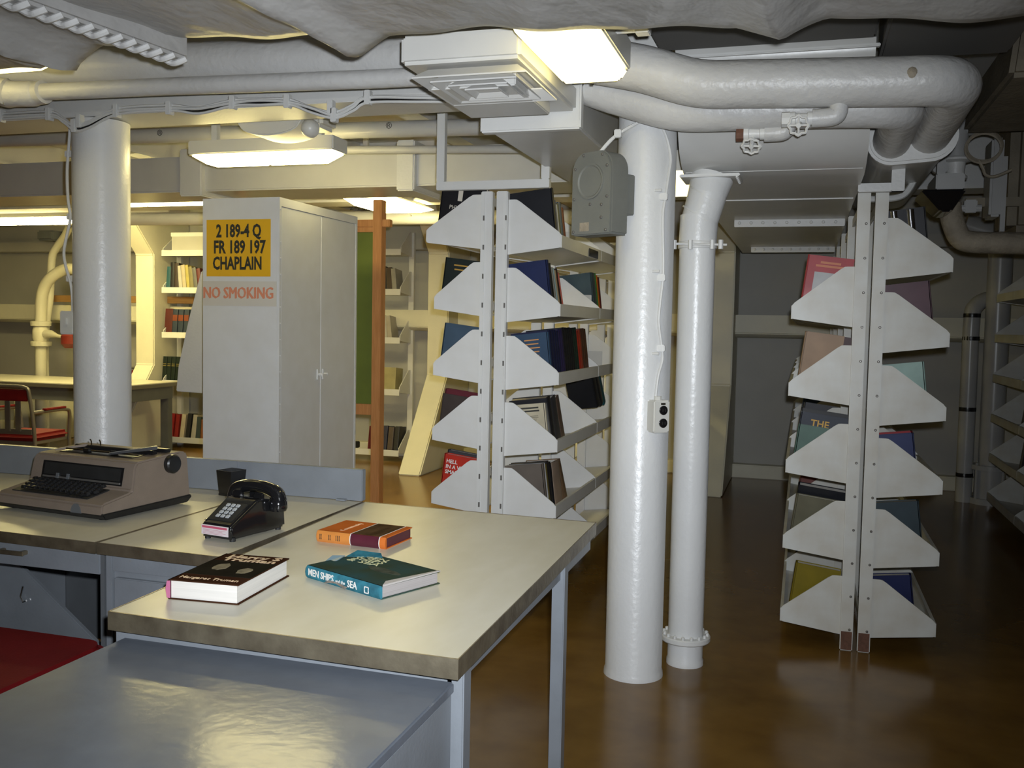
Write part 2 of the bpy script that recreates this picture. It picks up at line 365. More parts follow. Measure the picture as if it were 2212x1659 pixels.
# drain valves under the two pipes
def valve(label, p0, p1, capmat, wheel_dz, grp):
    # p0 = root on the pipe, p1 = cap end
    r = thing('drain_valve', label, 'valve', p1, group=grp)
    p0, p1 = V(p0), V(p1); mid = V((p0.x-.03, p0.y-.01, p1.z+.012))
    MB().tube(bez([p0, p0+V((0, 0, -.04)), V((p0.x-.015, p0.y, p1.z+.004)), V((p0.x-.06, p0.y, p1.z)), V((p0.x-.085, p0.y, p1.z))], 5), .032, 14).build('elbow', 'lagging', r, w=True)
    a = V((p0.x-.085, p0.y, p1.z))
    MB().tube([a, a+V((-.016, 0, 0)), a+V((-.018, 0, 0)), a+V((-.055, 0, 0)), a+V((-.057, 0, 0)), a+V((-.075, 0, 0))], [.024, .024, .019, .022, .026, .026], 12).build('body', 'white', r, w=True)
    MB().cyl(a+V((-.075, 0, 0)), a+V((-.102, 0, 0)), .027, 8).build('end_cap', capmat, r, w=True)
    s = a+V((-.04, -.012, -.018)); e = s+V((-.004, -.03, -wheel_dz))
    MB().cyl(s, e, .008, 8).build('stem', 'white', r, w=True)
    mb = MB(); ring = []
    ax = (e-s).normalized(); u = V((1, 0, 0)); u = (u-ax*u.dot(ax)).normalized(); w_ = ax.cross(u)
    for k in range(33):
        t = 2*math.pi*k/32; rr = .032 + .003*math.cos(8*t); ring.append(e + u*rr*math.cos(t) + w_*rr*math.sin(t))
    mb.tube(ring, .005, 6, cap=False)
    for k in range(4):
        t = math.pi*k/2; mb.cyl(e, e+u*.031*math.cos(t)+w_*.031*math.sin(t), .004, 6)
    mb.cyl(e-ax*.006, e+ax*.006, .009, 8)
    mb.build('handwheel', 'white', r, w=True)
valve('drain valve with rusty end cap under the second pipe', py(1705, 240, 3.68), py(1612, 280, 3.60), 'rust', .035, 'drain valves')
valve('drain valve with white cap under the thick pipe', py(1812, 215, 3.5), py(1720, 252, 3.46), 'white', .012, 'drain valves')

# ------------------------------------------------------------------ ducts
r = thing('diffuser_duct', 'cream box duct with a square louvred air diffuser beside the bright fixture', 'duct', (-1.07, 3.2, 2.24))
MB().box((-1.272, 2.86, 2.30), (-.868, 3.62, 2.395)).build('plenum', 'duct', r, bevel=.012, w=True)
MB().box((-1.235, 3.0, 2.252), (-.925, 3.44, 2.30)).build('neck', 'duct', r, bevel=.004, w=True)
c0 = (pz(905, 168, 2.25) + pz(1150, 160, 2.25) + pz(975, 225, 2.25) + pz(1190, 218, 2.25))/4
cx, cy = c0.x-.005, c0.y
for k, (h, z) in enumerate(((.19, 2.25), (.145, 2.246), (.10, 2.242), (.058, 2.238))):
    mb = MB(); t = .004; hi = h-.040
    o_ = [(cx-h, cy-h), (cx+h, cy-h), (cx+h, cy+h), (cx-h, cy+h)]; i_ = [(cx-hi, cy-hi), (cx+hi, cy-hi), (cx+hi, cy+hi), (cx-hi, cy+hi)]
    vs = [(*p, z) for p in o_] + [(*p, z+.032) for p in i_] + [(*p, z+t+.001) for p in o_] + [(*p, z+.032+t) for p in i_]
    fs = []
    for i in range(4):
        j = (i+1) % 4; fs += [(i, j, 4+j, 4+i), (8+i, 12+i, 12+j, 8+j), (i, 8+i, 8+j, j), (4+i, 4+j, 12+j, 12+i)]
    mb.add(vs, fs); mb.build('louvre', 'duct', r, w=True)
MB().box((cx-.016, cy-.016, 2.262), (cx+.016, cy+.016, 2.268)).build('centre_plate', 'duct', r, w=True)
r = thing('branch_duct', 'rectangular branch duct with flanged end leading back to the square duct', 'duct', (-1.06, 4.4, 2.24))
MB().box((-1.262, 3.625, 2.236), (-.852, 3.675, 2.50)).build('flange', 'white', r, bevel=.006, w=True)
MB().box((-1.245, 3.675, 2.25), (-.87, 5.49, 2.485)).build('casing', 'duct', r, bevel=.008, w=True)
r = thing('square_duct', 'long square sheet-metal duct with band collars running across behind the locker', 'duct', (-3.6, 5.75, 2.3))
MB().box((-7.2, 5.5, 2.325), (-.86, 5.98, 2.56)).build('casing', 'duct', r, bevel=.01, w=True)
for xa, xb in ((390, 437), (858, 896)):
    A, B = py(xa, 380, 5.47).x, py(xb, 380, 5.47).x
    MB().box((A, 5.455, 2.29), (B, 6.02, 2.60)).build('band_collar', 'white', r, bevel=.008, w=True)
MB().box((-9.9, 5.45, 2.40), (-6.9, 6.1, 2.66)).build('wide_section', 'duct', r, bevel=.01, w=True)

r = thing('vent_trunk', 'large sheet-metal ventilation trunk with sloping front and bolted flanges', 'duct', (-.15, 6.0, 2.1))
x0, x1 = -.52, .217; TB = 2.126
prof = [(3.80, 2.53)] + [tuple(p.yz) for p in bez([(0, 3.80, 2.52), (0, 3.86, 2.42), (0, 3.93, 2.30), (0, 4.0, 2.21), (0, 4.1, 2.155), (0, 4.25, TB)], 3)]
prof += [(8.3, TB), (8.3, 2.56), (3.80, 2.56)]
MB().prism(prof, 'x', x0, x1).build('casing', 'duct', r, smooth=50, w=True)
MB().box((x0-.015, 3.785, 2.522), (x1+.015, 3.81, 2.534)).build('front_flange', 'white', r, bevel=.003, w=True)
bm0 = MB().lathe([(.010, 0), (.010, -.005), (.005, -.009)], (0, 0, 0), 'y', 8).mesh('bolt', 'white')
for yy in (5.86, 7.75):
    fl_ = MB().box((x0+.10, yy-.010, TB-.042), (x1-.012, yy+.010, TB+.01)).build('bolted_flange', 'white', r, bevel=.003, w=True)
    for k in range(9): inst('bolt', bm0, fl_, (x0+.13+.068*k-r.location.x, yy-.010-r.location.y, TB-.018-r.location.z))
for yy in (4.16, 4.95):
    MB().box((x0+.01, yy, TB-.005+(.018 if yy < 4.2 else 0)), (x1-.01, yy+.006, TB+.03)).build('lap_seam', 'white', r, w=True)
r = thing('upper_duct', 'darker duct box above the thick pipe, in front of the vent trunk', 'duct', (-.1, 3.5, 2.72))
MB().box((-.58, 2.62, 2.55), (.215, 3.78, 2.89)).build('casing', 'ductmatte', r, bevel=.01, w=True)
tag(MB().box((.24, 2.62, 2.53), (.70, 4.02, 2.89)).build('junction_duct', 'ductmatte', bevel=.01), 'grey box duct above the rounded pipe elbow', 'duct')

# ------------------------------------------------------------------ pillars and the vertical duct pipe
PR = V((-.645, 3.96, 0)); PRr = .12
r = thing('pillar', 'white painted steel pillar carrying the grey speaker and the outlet cable', 'pillar', PR, group='round deck pillars')
MB().lathe([(PRr+.006, 0), (PRr+.004, .02), (PRr, .03), (PRr, 2.42)], (0, 0, 0), 'z', 40).build('shaft', 'pillar', r, smooth=50)
q = py(219, 400, 3.9); PL = V((q.x, 3.9, 0)); PLr = .133
r = thing('pillar', 'white painted steel pillar standing behind the typewriter desk', 'pillar', PL, group='round deck pillars')
MB().lathe([(PLr+.006, 0), (PLr, .03), (PLr, 2.42)], (0, 0, 0), 'z', 40).build('shaft', 'pillar', r, smooth=50)
for k, (x, y, a) in enumerate(((228, 340, .5),)):
    q = V((x, y, 0))
PV = V((-.45, 4.16, 0)); rv = .0765
r = thing('vertical_duct', 'slim white vertical duct pipe with bolted foot flange and angled top', 'pipe', PV)
MB().lathe([(rv+.004, 0), (rv+.004, .02), (rv, .03), (rv, .13)], (0, 0, 0), 'z', 32).build('foot_stub', 'pillar', r)
fl_ = MB().lathe([(.104, .105), (.108, .110), (.108, .126), (.104, .131)], (0, 0, 0), 'z', 36).build('foot_flange', 'white', r)
bo = MB().lathe([(.008, 0), (.008, .010), (.004, .013)], (0, 0, 0), 'z', 6).mesh('bolt', 'white')
for k in range(16):
    a = 2*math.pi*k/16; inst('bolt', bo, fl_, (.094*math.cos(a), .094*math.sin(a), .131))
MB().lathe([(rv, .13), (rv, 1.845)], (0, 0, 0), 'z', 32).build('shaft', 'pillar', r)
cl = MB().lathe([(rv+.003, 1.815), (rv+.006, 1.818), (rv+.006, 1.842), (rv+.003, 1.846)], (0, 0, 0), 'z', 32).build('clamp', 'white', r)
MB().cyl((-.13, -rv-.012, 1.832), (.13, -rv-.002, 1.826), .005, 8).build('clamp_rod', 'white', cl)
for x in (-.088, -.02, .07, .105):
    MB().lathe([(.010, 1.808), (.010, 1.846)], (x, -rv-.010 + (.0 if abs(x) > .05 else -.002), 0), 'z', 6).build('bolt', 'white', cl)
top = py(1537, 405, 4.2) - PV
sec = [((0, 0, 1.84), rv+.004), ((.002, 0, 1.90), rv+.004), ((.004, .002, 1.955), rv+.005)]
MB().tube([p for p, _ in sec], [q for _, q in sec], 32).build('sleeve', 'pillar', r)
mid = V((.03, .01, 2.035))
MB().tube([(.003, .001, 1.925), mid+V((.004, 0, .012))], [rv+.002, rv+.006], 32).build('mitre_section', 'pillar', r, smooth=60)
MB().tube([mid-V((.006, .002, .022)), V((top.x, .04, 2.118))], [rv+.001, rv+.016], 32).build('top_section', 'pillar', r, smooth=60)
for z0, p in ((0, mid), (1, V((.004, .002, 1.953)))):
    MB().tube([p-V((.002, 0, .003)), p+V((.002, 0, .003))], rv+.0085, 32).build('bead', 'white', r)
tf = MB().box((top.x-.125, -.07, 2.112), (top.x+.125, .15, 2.124)).build('top_flange', 'white', r, bevel=.003)
for k in range(6): inst('bolt', bo, tf, (top.x+.112, -.06+.036*k, 2.112), (math.pi, 0, 0), (.7, .7, .6))

# ------------------------------------------------------------------ cables and fittings on the pillars
def onpil(x, y, c, rad):
    d = ray(x, y); d2 = V((d.x, d.y)); o = V((EYE.x-c.x, EYE.y-c.y))
    A = d2.dot(d2); B = 2*o.dot(d2); C = o.dot(o)-rad*rad; D = B*B-4*A*C
    t = (-B-math.sqrt(D))/(2*A) if D > 0 else -B/(2*A)
    return EYE + d*t
r = thing('power_cable', 'white cable clipped down the speaker pillar to the outlet box', 'cable', (PR.x, PR.y-PRr, 1.3))
pts = [onpil(x, y, PR, PRr+.008) for x, y in ((1425, 262), (1441, 300), (1449, 340), (1446, 370), (1438, 424), (1432, 470), (1433, 585), (1426, 655), (1423, 695), (1429, 746), (1431, 777), (1422, 812), (1416, 858))]
MB().tube(bez(pts, 5), .0065, 8).build('cord', 'white', r, w=True)
for x, y, s in ((1434, 425, -1), (1429, 600, -1), (1428, 752, 1)):
    q = onpil(x, y, PR, PRr+.008)
    MB().box((q.x-.016, q.y-.012, q.z-.014), (q.x+.016, q.y+.012, q.z+.014)).build('cable_clip', 'white', r, bevel=.003, w=True)
    q = onpil(x-12, y-12*s*-1 if s > 0 else y-14, PR, PRr+.006)
    MB().cyl(q-V((.014, 0, 0)), q+V((.014, 0, 0)), .006, 8).build('clip_stud', 'white', r, w=True)
q = onpil(1417, 898, PR, PRr+.0)
n = (V((q.x, q.y, 0))-PR).normalized(); ang = math.atan2(n.y, n.x)+math.pi/2
r = thing('outlet_box', 'small white double outlet box with black sockets on the speaker pillar', 'outlet', q, ang)
MB().box((-.038, -.045, -.066), (.038, .02, .066)).build('box', 'plastic', r, bevel=.006)
MB().cyl((-.005, -.018, .066), (-.005, -.018, .082), .016, 10).build('gland', 'plastic', r)
for z in (.026, -.026):
    s = MB().lathe([(.019, -.045), (.019, -.050), (.016, -.052)], (.004, 0, z), 'y', 16).build('socket', 'gloss', r)
    for dx in (-.006, .006): MB().box((.004+dx-.0015, -.0535, z-.006), (.004+dx+.0015, -.0515, z+.006)).build('slot', 'matte', s)
MB().box((-.008, -.0465, .048), (.014, -.044, .056)).build('nameplate', 'chrome', r)
# speaker
q = py(1296, 420, 3.78)
r = thing('wall_speaker', 'grey arched metal speaker box with round dish bolted to the pillar', 'speaker', q, math.radians(-30))
hw, hh = .105, .165
prof = [(-hw, -hh), (hw, -hh)]
for k in range(9):
    a = k/8*math.pi/2; prof.append((hw-.07+.07*math.cos(a), hh-.08+.08*math.sin(a)))
for k in range(9):
    a = math.pi/2+k/8*math.pi/2; prof.append((-hw+.07+.07*math.cos(a), hh-.08+.08*math.sin(a)))
body = MB().prism(prof, 'y', -.05, .055).build('body', 'speaker', r, bevel=.008)
fp = MB().prism([(x*.97, z*.98) for x, z in prof], 'y', -.056, -.045).build('face_plate', 'speaker', r, bevel=.002)
MB().lathe([(.070, -.056), (.070, -.0635), (.064, -.064), (.058, -.060), (.03, -.0585), (.005, -.058)], (.0, 0, .045), 'y', 32).build('dish', 'speaker', r, smooth=25)
bo2 = MB().lathe([(.006, 0), (.006, -.004), (.003, -.006)], (0, 0, 0), 'y', 8).mesh('bolt', 'chairmetal')
for x, z in ((-.085, .10), (.085, .10), (-.04, .15), (.06, .145), (-.088, -.02), (.088, -.02), (.06, -.05), (.06, -.10), (-.088, -.15), (.085, -.15), (0, -.045)):
    inst('bolt', bo2, fp, (x, -.056, z))
MB().box((-.055, -.0575, -.15), (-.005, -.055, -.115)).build('nameplate', 'tanlag', r, bevel=.001)
MB().box((.02, .05, -.08), (.09, .11, .08)).build('mount_bracket', 'speaker', r, bevel=.004)
r = thing('speaker_cable', 'pair of white leads running from the overhead pipe to the grey speaker', 'cable', q+V((.02, 0, .3)))
for k in (0, 1):
    pts = [py(1292+k*3, 332, 3.79), py(1320+k*4, 300, 3.79), py(1345+k*4, 284-k*4, 3.79), py(1385+k*3, 262-k*3, 3.80), py(1400, 252, 3.80)]
    MB().tube(bez(pts, 5), .005, 6).build('cord', 'white', r, w=True)
c_ = py(1335, 289, 3.785); MB().box((c_.x-.014, c_.y-.012, c_.z-.016), (c_.x+.014, c_.y+.012, c_.z+.016)).build('cable_clip', 'white', r, bevel=.003, w=True)
# cable and switch box on the other pillar
r = thing('switch_cable', 'white cable hanging down the pillar to a small switch box', 'cable', (PL.x-.14, 3.85, 1.7))
pts = [py(x, y, 3.84) for x, y in ((140, 262), (150, 275), (149, 310), (145, 370), (147, 430), (152, 470), (144, 510), (138, 545), (142, 575), (152, 610), (156, 640), (157, 672))]
MB().tube(bez(pts, 5), .007, 8).build('cord', 'white', r, w=True)
for x, y in ((148, 333), (152, 468), (151, 602)):
    q = py(x+3, y, 3.85)
    MB().box((q.x-.022, q.y-.014, q.z-.015), (q.x+.022, q.y+.014, q.z+.015)).build('cable_clip', 'white', r, bevel=.003, w=True)
    MB().cyl(q, V((PL.x-.10, PL.y-.05, q.z+.01)), .007, 8).build('clip_stud', 'white', r, w=True)
A, B = py(135, 722, 3.82), py(163, 672, 3.82)
o = MB().box((A.x, 3.80, A.z), (B.x, 3.88, B.z)).build('switch_box', 'plastic', bevel=.005)
tag(o, 'small white switch box at the end of the hanging cable on the pillar', 'switch box')
MB().box((-.008, -.05, .05), (.008, -.036, .08)).build('toggle', 'plastic', o)
# bundle of cables clipped along the girder
path = [(-80, 250), (0, 251), (106, 247), (135, 258), (160, 274), (191, 268), (252, 240), (366, 233), (427, 237), (500, 222), (560, 219), (623, 220), (670, 235), (720, 249), (760, 232), (793, 213), (900, 212), (960, 214)]
r = thing('cable_bundle', 'bundle of white cables sagging between clips along the overhead girder', 'cable', py(500, 225, 3.72))
for k in range(4):
    pts = [py(x + k, y - 5 + k*4.0 + (1.5*math.sin(x*.05+k*2)), 3.72-.008*(k % 2)) for x, y in path]
    MB().tube(bez(pts, 5), .0062, 6).build('cord', 'black' if k == 2 else 'white', r, w=True)
for x, y in ((2, 251), (106, 247), (161, 272), (172, 262), (252, 240), (366, 234), (503, 222), (621, 219), (722, 249), (715, 232), (795, 211)):
    q = py(x, y, 3.715)
    MB().box((q.x-.013, q.y-.016, q.z-.030), (q.x+.013, q.y+.02, q.z+.030)).build('cable_clip', 'white', r, bevel=.003, w=True)
# half-round box above the long fixture
A, B = py(510, 243, 4.2), py(652, 240, 4.2)
r = thing('lantern_box', 'cream half-round lantern box with bulb dome hanging above the long fixture', 'lantern', ((A.x+B.x)/2, 4.3, 2.42))
wx = (B.x-A.x)/2; prof = [(-wx, .09), (-wx, .045)]
for k in range(1, 12):
    t = -1+2*k/12; prof.append((wx*t, .045-.075*math.sqrt(max(0, 1-t*t))))
prof += [(wx, .045), (wx, .09)]
MB().prism(prof, 'y', -.1, .12).build('case', 'pvc', r, bevel=.006)
MB().box((wx-.02, -.06, .01), (wx+.085, .11, .088)).build('side_case', 'pvc', r, bevel=.02)
MB().lathe([(.046, 0), (.044, -.025), (.032, -.045), (.012, -.056)], (wx+.03, -.06, .0), 'y', 20).build('bulb_dome', 'plastic', r, smooth=70)
MB().lathe([(.006, 0), (.005, -.006)], (wx+.045, -.06, .07), 'y', 8).build('indicator', 'redled', r)
pts = [(-.03, -.115, .05), (-.045, -.13, .085), (-.09, -.13, .10), (-.2, -.12, .10)]
MB().tube(bez(pts, 4), .006, 6).build('lead', 'black', r)
MB().box((-.05, .0, .088), (.05, .08, .47)).build('hanger', 'white', r)

# ------------------------------------------------------------------ bookcases
def bracket_mesh(m, d=.27, h=.275):
    poly = [(0, 0), (d-.012, .033), (d-.004, .036), (d, .046), (d-.002, .098), (d-.012, .110), (.060, h-.012), (.042, h-.001), (.03, h), (0, h)]
    return MB().prism(poly, 'y', -.003, .003).mesh('bracket', m, smooth=30)
def shelf_mesh(m, L, d=.27, lip=.062):
    mb = MB().prism([(.0, .012), (d-.004, .046), (d-.004, .040), (.0, .006)], 'y', .004, L-.004)
    mb.prism([(d-.006, .034), (d+.002, .034), (d+.002, .034+lip), (d-.012, .034+lip), (d-.012, .030+lip), (d-.006, .030+lip)], 'y', .004, L-.004)
    return mb.mesh('shelf', m, smooth=30)
def bookcase(label, xl, xr, pw, y0, nb, L, zl, zr, ztop, mname, dl=.27, dr=.27, tops=1.0, rivets=False):
    r = thing('bookcase', label, 'bookcase', ((xl+xr)/2, y0, 0), group='steel aisle bookcases')
    lx, rx = xl-r.location.x, xr-r.location.x
    pm = MB().box((-pw/2, -.02, 0), (pw/2, .02, ztop)).mesh('post', mname, bevel=.004)
    br = bracket_mesh(mname, dr); bl = bracket_mesh(mname, dl); sr = shelf_mesh(mname, L, dr); sl = shelf_mesh(mname, L, dl)
    rv_ = MB().lathe([(.006, 0), (.006, -.003), (.003, -.005)], (0, 0, 0), 'y', 8).mesh('rivet', 'chairmetal')
    foot = MB().box((-pw/2+.004, -.024, .005), (pw/2-.004, -.02, .09)).mesh('foot_plate', 'rust')
    for i in range(nb+1):
        y = i*L
        for sx, xx in ((-1, lx), (1, rx)):
            p = inst('post', pm, r, (xx - sx*pw/2, y, 0))
            if i == 0 and rivets:
                for k in range(13): inst('rivet', rv_, p, (sx*.012*(-1 if sx < 0 else 1)*(1 if k % 2 else 1), -.02, .10+.155*k))
                inst('foot_plate', foot, p)
        for z in zr: inst('bracket', br, r, (rx, y+.004, z))
        for k, z in enumerate(zl):
            s = tops if k == 0 and i == 0 else 1
            inst('bracket', bl, r, (lx, y+.004, z), (0, 0, math.pi), (s, 1, 1))
        if i < nb:
            for z in zr: inst('shelf', sr, r, (rx, y, z))
            for z in zl: inst('shelf', sl, r, (lx, y+L, z), (0, 0, math.pi))
            for xx in (lx+pw*.5, rx-pw*.5):
                MB().box((xx-.006, y+.02, .05), (xx+.006, y+L-.02, .09)).build('tie_bar', mname, r)
                MB().box((xx-.006, y+.02, ztop-.06), (xx+.006, y+L-.02, ztop-.02)).build('tie_bar', mname, r)
    return r
AY = 4.6; L = .965
zA_r = [py(1097, 550, AY).z, py(1092, 696, AY).z, py(1089, 842, AY).z, py(1088, 985, AY).z]
zA_l = [py(1040, 538, AY).z, py(1037, 683, AY).z, py(1034, 828, AY).z, py(1031, 970, AY).z]
zA_r += [zA_r[-1]-.335, zA_r[-1]-.67+.03]; zA_l += [zA_l[-1]-.335, zA_l[-1]-.67+.03]
AXL, AXR = -1.582, -1.441
caseA = bookcase('white steel bookcase with sloping brackets behind the desks beside the locker', AXL, AXR, .060, AY, 4, L, zA_l, zA_r, 2.145, 'shelf', .255, .276, 1.2)
for xx in (AXL+.012, AXR-.012):
    st_ = MB().box((xx-.010, AY-.026, .02), (xx+.010, AY-.0195, 2.14)).build('slotted_strip', 'white', caseA, bevel=.0015, w=True)
    for k in range(14):
        MB().box((xx+.002, AY-.0275, .1+.146*k), (xx+.010, AY-.0255, .125+.146*k)).build('slot', 'chairmetal', st_, w=True)
# hanging frame over it
A, B = py(945, 412, 4.55), py(1188, 412, 4.55)
r = thing('shelf_top_frame', 'flat-bar frame bolting the top of the locker-side bookcase to the overhead', 'frame', ((A.x+B.x)/2, 4.55, A.z))
MB().box((A.x, 4.53, A.z), (B.x, 4.57, A.z+.042)).build('cross_bar', 'white', r, bevel=.003, w=True)
for x in (A.x, B.x-.042): MB().box((x, 4.53, A.z+.042), (x+.042, 4.57, CEIL)).build('upright', 'white', r, bevel=.003, w=True)
BY = 4.6
zB_l = [py(x, y, BY).z for x, y in ((1845, 707), (1838, 876), (1836, 1045), (1822, 1210), (1813, 1370))]
zB_r = [py(x, y, BY).z for x, y in ((1916, 604), (1911, 763), (1904, 920), (1897, 1076), (1889, 1228), (1880, 1378))]
BXL, BXR = .211, .343
caseB = bookcase('scuffed steel bookcase with staggered shelves under the double pipe casing', BXL, BXR, .056, BY, 4, L, zB_l, zB_r, 2.105, 'shelfworn', .268, .276, 1, True)
A = py(1853, 416, 4.55)
r = thing('shelf_top_frame', 'flat-bar frame clamping the top of the scuffed bookcase to the overhead', 'frame', (.3, 4.55, A.z))
MB().box((.208, 4.53, A.z+.0), (.40, 4.57, A.z+.038)).build('cross_bar', 'white', r, bevel=.003, w=True)
MB().box((.345, 4.52, A.z), (.40, 4.575, A.z+.14)).build('upright', 'white', r, bevel=.003, w=True)
caseC = bookcase('shadowed steel bookcase standing in the dark beside the tall pipes', 1.74, 1.87, .056, 6.35, 2, 1.05, [.10, .42, .74, 1.06, 1.38, 1.70], [.10, .42, .74, 1.06, 1.38, 1.70], 2.1, 'shelfworn', .268, .276)

# ------------------------------------------------------------------ books
def print_lines(par, m, cx_, y_, z_, wd_, n, s_, hgt=.006, step=.016, seed=1):
    rnd = random.Random(seed); mb = MB()
    for k in range(n):
        w_ = wd_*(.6+.4*rnd.random())/2; mb.box((cx_-w_, min(y_, y_+s_*.0006), z_-step*k), (cx_+w_, max(y_, y_+s_*.0006), z_-step*k+hgt))
    return mb.build('printed_lines', m, par)
def book_parts(r, t, h, d, c, pages='paper', coat=0, hard=True):
    b = .003 if hard else .0012
    cm = bm_(c, .4 if hard else .5, coat)
    mb = MB().box((-d, -t/2, 0), (0, -t/2+b, h)).box((-d, t/2-b, 0), (0, t/2, h))
    n = 6; prof = []
    for k in range(n+1):
        a = -math.pi/2 + math.pi*k/n; prof.append((.004*math.cos(a) + (.002 if hard else 0), t/2*math.sin(a)))
    prof += [(-b, t/2), (-b, -t/2)]
    mb.prism(prof, 'z', 0, h)
    cv = mb.build('cover', cm, r)
    MB().box((-d+.005, -t/2+b, .004), (-b, t/2-b, h-.004)).build('pages', pages, r)
    return cv
def book(label, loc, rot, t, h, d, c, pages='paper', coat=0, hard=True, grp=None):
    r = thing('book', label, 'book', loc, group=grp); r.rotation_euler = rot
    r['cv'] = 1; del r['cv']
    return r, book_parts(r, t, h, d, c, pages, coat, hard)
ORD = ('first', 'second', 'third', 'fourth', 'fifth', 'sixth', 'seventh', 'eighth', 'ninth', 'tenth', 'eleventh', 'twelfth', 'thirteenth', 'fourteenth', 'fifteenth', 'sixteenth', 'seventeenth', 'eighteenth', 'nineteenth', 'twentieth')
def row(case, side, z, y, out, specs, where, grp, num=False):
    """books stood on a sloping shelf; specs: (colour word, rgb, thick, height, depth, lean deg, coat)"""
    cx = {'Ar': AXR, 'Al': AXL, 'Br': BXR, 'Bl': BXL}[case+side]; s = 1 if side == 'r' else -1
    res = []; sh = 0
    for ii, (desc, c, t, h, d, lean, coat) in enumerate(specs):
        if num: desc = '%s, %s from the end plate,' % (desc, ORD[ii])
        le = math.radians(lean); wdt = t*math.cos(le)+h*abs(math.sin(le))*.0
        zz = z + .015 + .034*(out-d*.5)/.27
        # local y is along the row; on the left side the case is mirrored by turning 180 degrees
        need = h*math.sin(le)*.92 if lean > 0 else 0
        yc = y + t/2/math.cos(le) + max(0, need-sh); sh = max(sh, need)
        o, cv = book(desc + ' ' + where, (cx + s*out, yc, zz + .5*t*abs(math.sin(le)) + .004), ((le if s > 0 else -le), -math.radians(7), 0 if s > 0 else math.pi), t, h, d, c, 'paper' if random.random() < .6 else 'paperold', coat, True, grp)
        res.append((o, cv, t, h, d)); y = yc + t/2/math.cos(le) + .002
    return res
gA = 'books in the bookcase behind the desks'; gB = 'books in the scuffed bookcase'
Y1 = AY+.03
# case A, side towards the pillar
w1 = 'on the top shelf facing the speaker pillar'
row('A', 'r', zA_r[0], Y1, .245, [('large black hardback standing', (.012, .013, .018), .03, .30, .22, 0, 0), ('grey hardback standing', (.12, .12, .13), .025, .24, .18, 0, 0), ('white paperback standing', (.6, .6, .57), .02, .22, .16, 0, 0), ('olive hardback standing', (.14, .14, .07), .03, .23, .17, 0, 0), ('faded blue hardback standing', (.12, .16, .22), .05, .24, .17, 0, 0), ('rust red hardback standing', (.2, .05, .03), .045, .22, .17, 0, 0)], w1, gA)
w1 = 'on the second shelf down facing the speaker pillar'
row('A', 'r', zA_r[1], Y1, .225, [('navy blue hardback standing', (.012, .022, .09), .035, .285, .20, 0, 0), ('black glossy hardback leaning', (.015, .015, .015), 0.037, .27, .2, 6, .5), ('grey paperback leaning', (.28, .28, .27), 0.034, .25, .18, 7, 0), ('pale blue thin paperback leaning', (.30, .42, .45), 0.024, .25, .18, 8, 0), ('tan paperback leaning', (.42, .33, .22), 0.027, .24, .18, 9, 0), ('dark brown hardback leaning', (.04, .022, .018), 0.034, .25, .18, 10, 0), ('pink paperback leaning', (.60, .16, .13), 0.027, .23, .17, 11, 0)], w1, gA)
row('A', 'r', zA_r[1], Y1+L+.03, .235, [('plastic-wrapped dark teal hardback standing', (.05, .085, .10), .10, .28, .22, 0, .8), ('green hardback standing', (.06, .22, .05), .03, .28, .2, 0, 0), ('orange hardback standing', (.72, .20, .015), .04, .27, .2, 0, 0), ('dark red hardback standing', (.16, .02, .02), .05, .26, .2, 0, 0)], w1, gA)
w1 = 'on the third shelf down facing the speaker pillar'
sp3 = [('steel blue hardback', (.035, .075, .14), .03, .265, .2, 0, .3)]
for n_, dsc, c_, h_ in ((4, 'dark navy hardback', (.012, .016, .06), .27), (2, 'indigo cloth hardback', (.03, .022, .09), .277), (5, 'plain black hardback', (.010, .011, .015), .285), (2, 'blackish green hardback', (.010, .03, .022), .285), (1, 'bright red hardback', (.45, .03, .015), .27), (1, 'scarlet hardback', (.38, .05, .02), .275), (3, 'dark brown hardback', (.10, .042, .02), .28)):
    for _ in range(n_): sp3.append((dsc, c_, .040 + .012*random.random(), h_ + .006*random.random(), .2, 0, 0))
rr = row('A', 'r', zA_r[2], Y1, .235, sp3, 'third shelf, pillar side of white bookcase', gA, True)
o, cv, t, h, d = rr[0]
print_lines(cv, mat('orangeink', (.55, .25, .08), .5), -d*.42, -t/2, h*.86, .11, 7, -1, .006, .02, 4)
w1 = 'on the fourth shelf down facing the speaker pillar'
rr = row('A', 'r', zA_r[3], Y1, .225, [('cream paperback with printed title', (.58, .52, .38), .018, .245, .19, 0, 0), ('grey hardback leaning', (.2, .2, .2), 0.034, .24, .18, 8, 0), ('plastic-wrapped black hardback leaning', (.02, .02, .025), 0.068, .27, .2, 9, .8), ('dark slate hardback leaning', (.05, .05, .055), 0.102, .26, .2, 10, .3), ('brown picture-cover hardback leaning', (.13, .085, .06), 0.068, .26, .2, 14, .4)], w1, gA)
o, cv, t, h, d = rr[0]
print_lines(cv, 'ink', -d*.45, -t/2, h*.90, .13, 2, -1, .008, .016, 5); print_lines(cv, 'ink', -d*.45, -t/2, h*.74, .11, 5, -1, .002, .008, 6)
row('A', 'r', zA_r[3]+.13, Y1+L+.12, .225, [('black hardback slumped', (.012, .012, .014), 0.085, .22, .17, 22, 0), ('glossy black video-box book slumped', (.018, .018, .02), 0.085, .25, .18, 24, .6), ('teal hardback slumped', (.02, .10, .12), 0.060, .24, .18, 25, 0)], w1, gA)
w1 = 'on the fifth shelf down facing the speaker pillar'
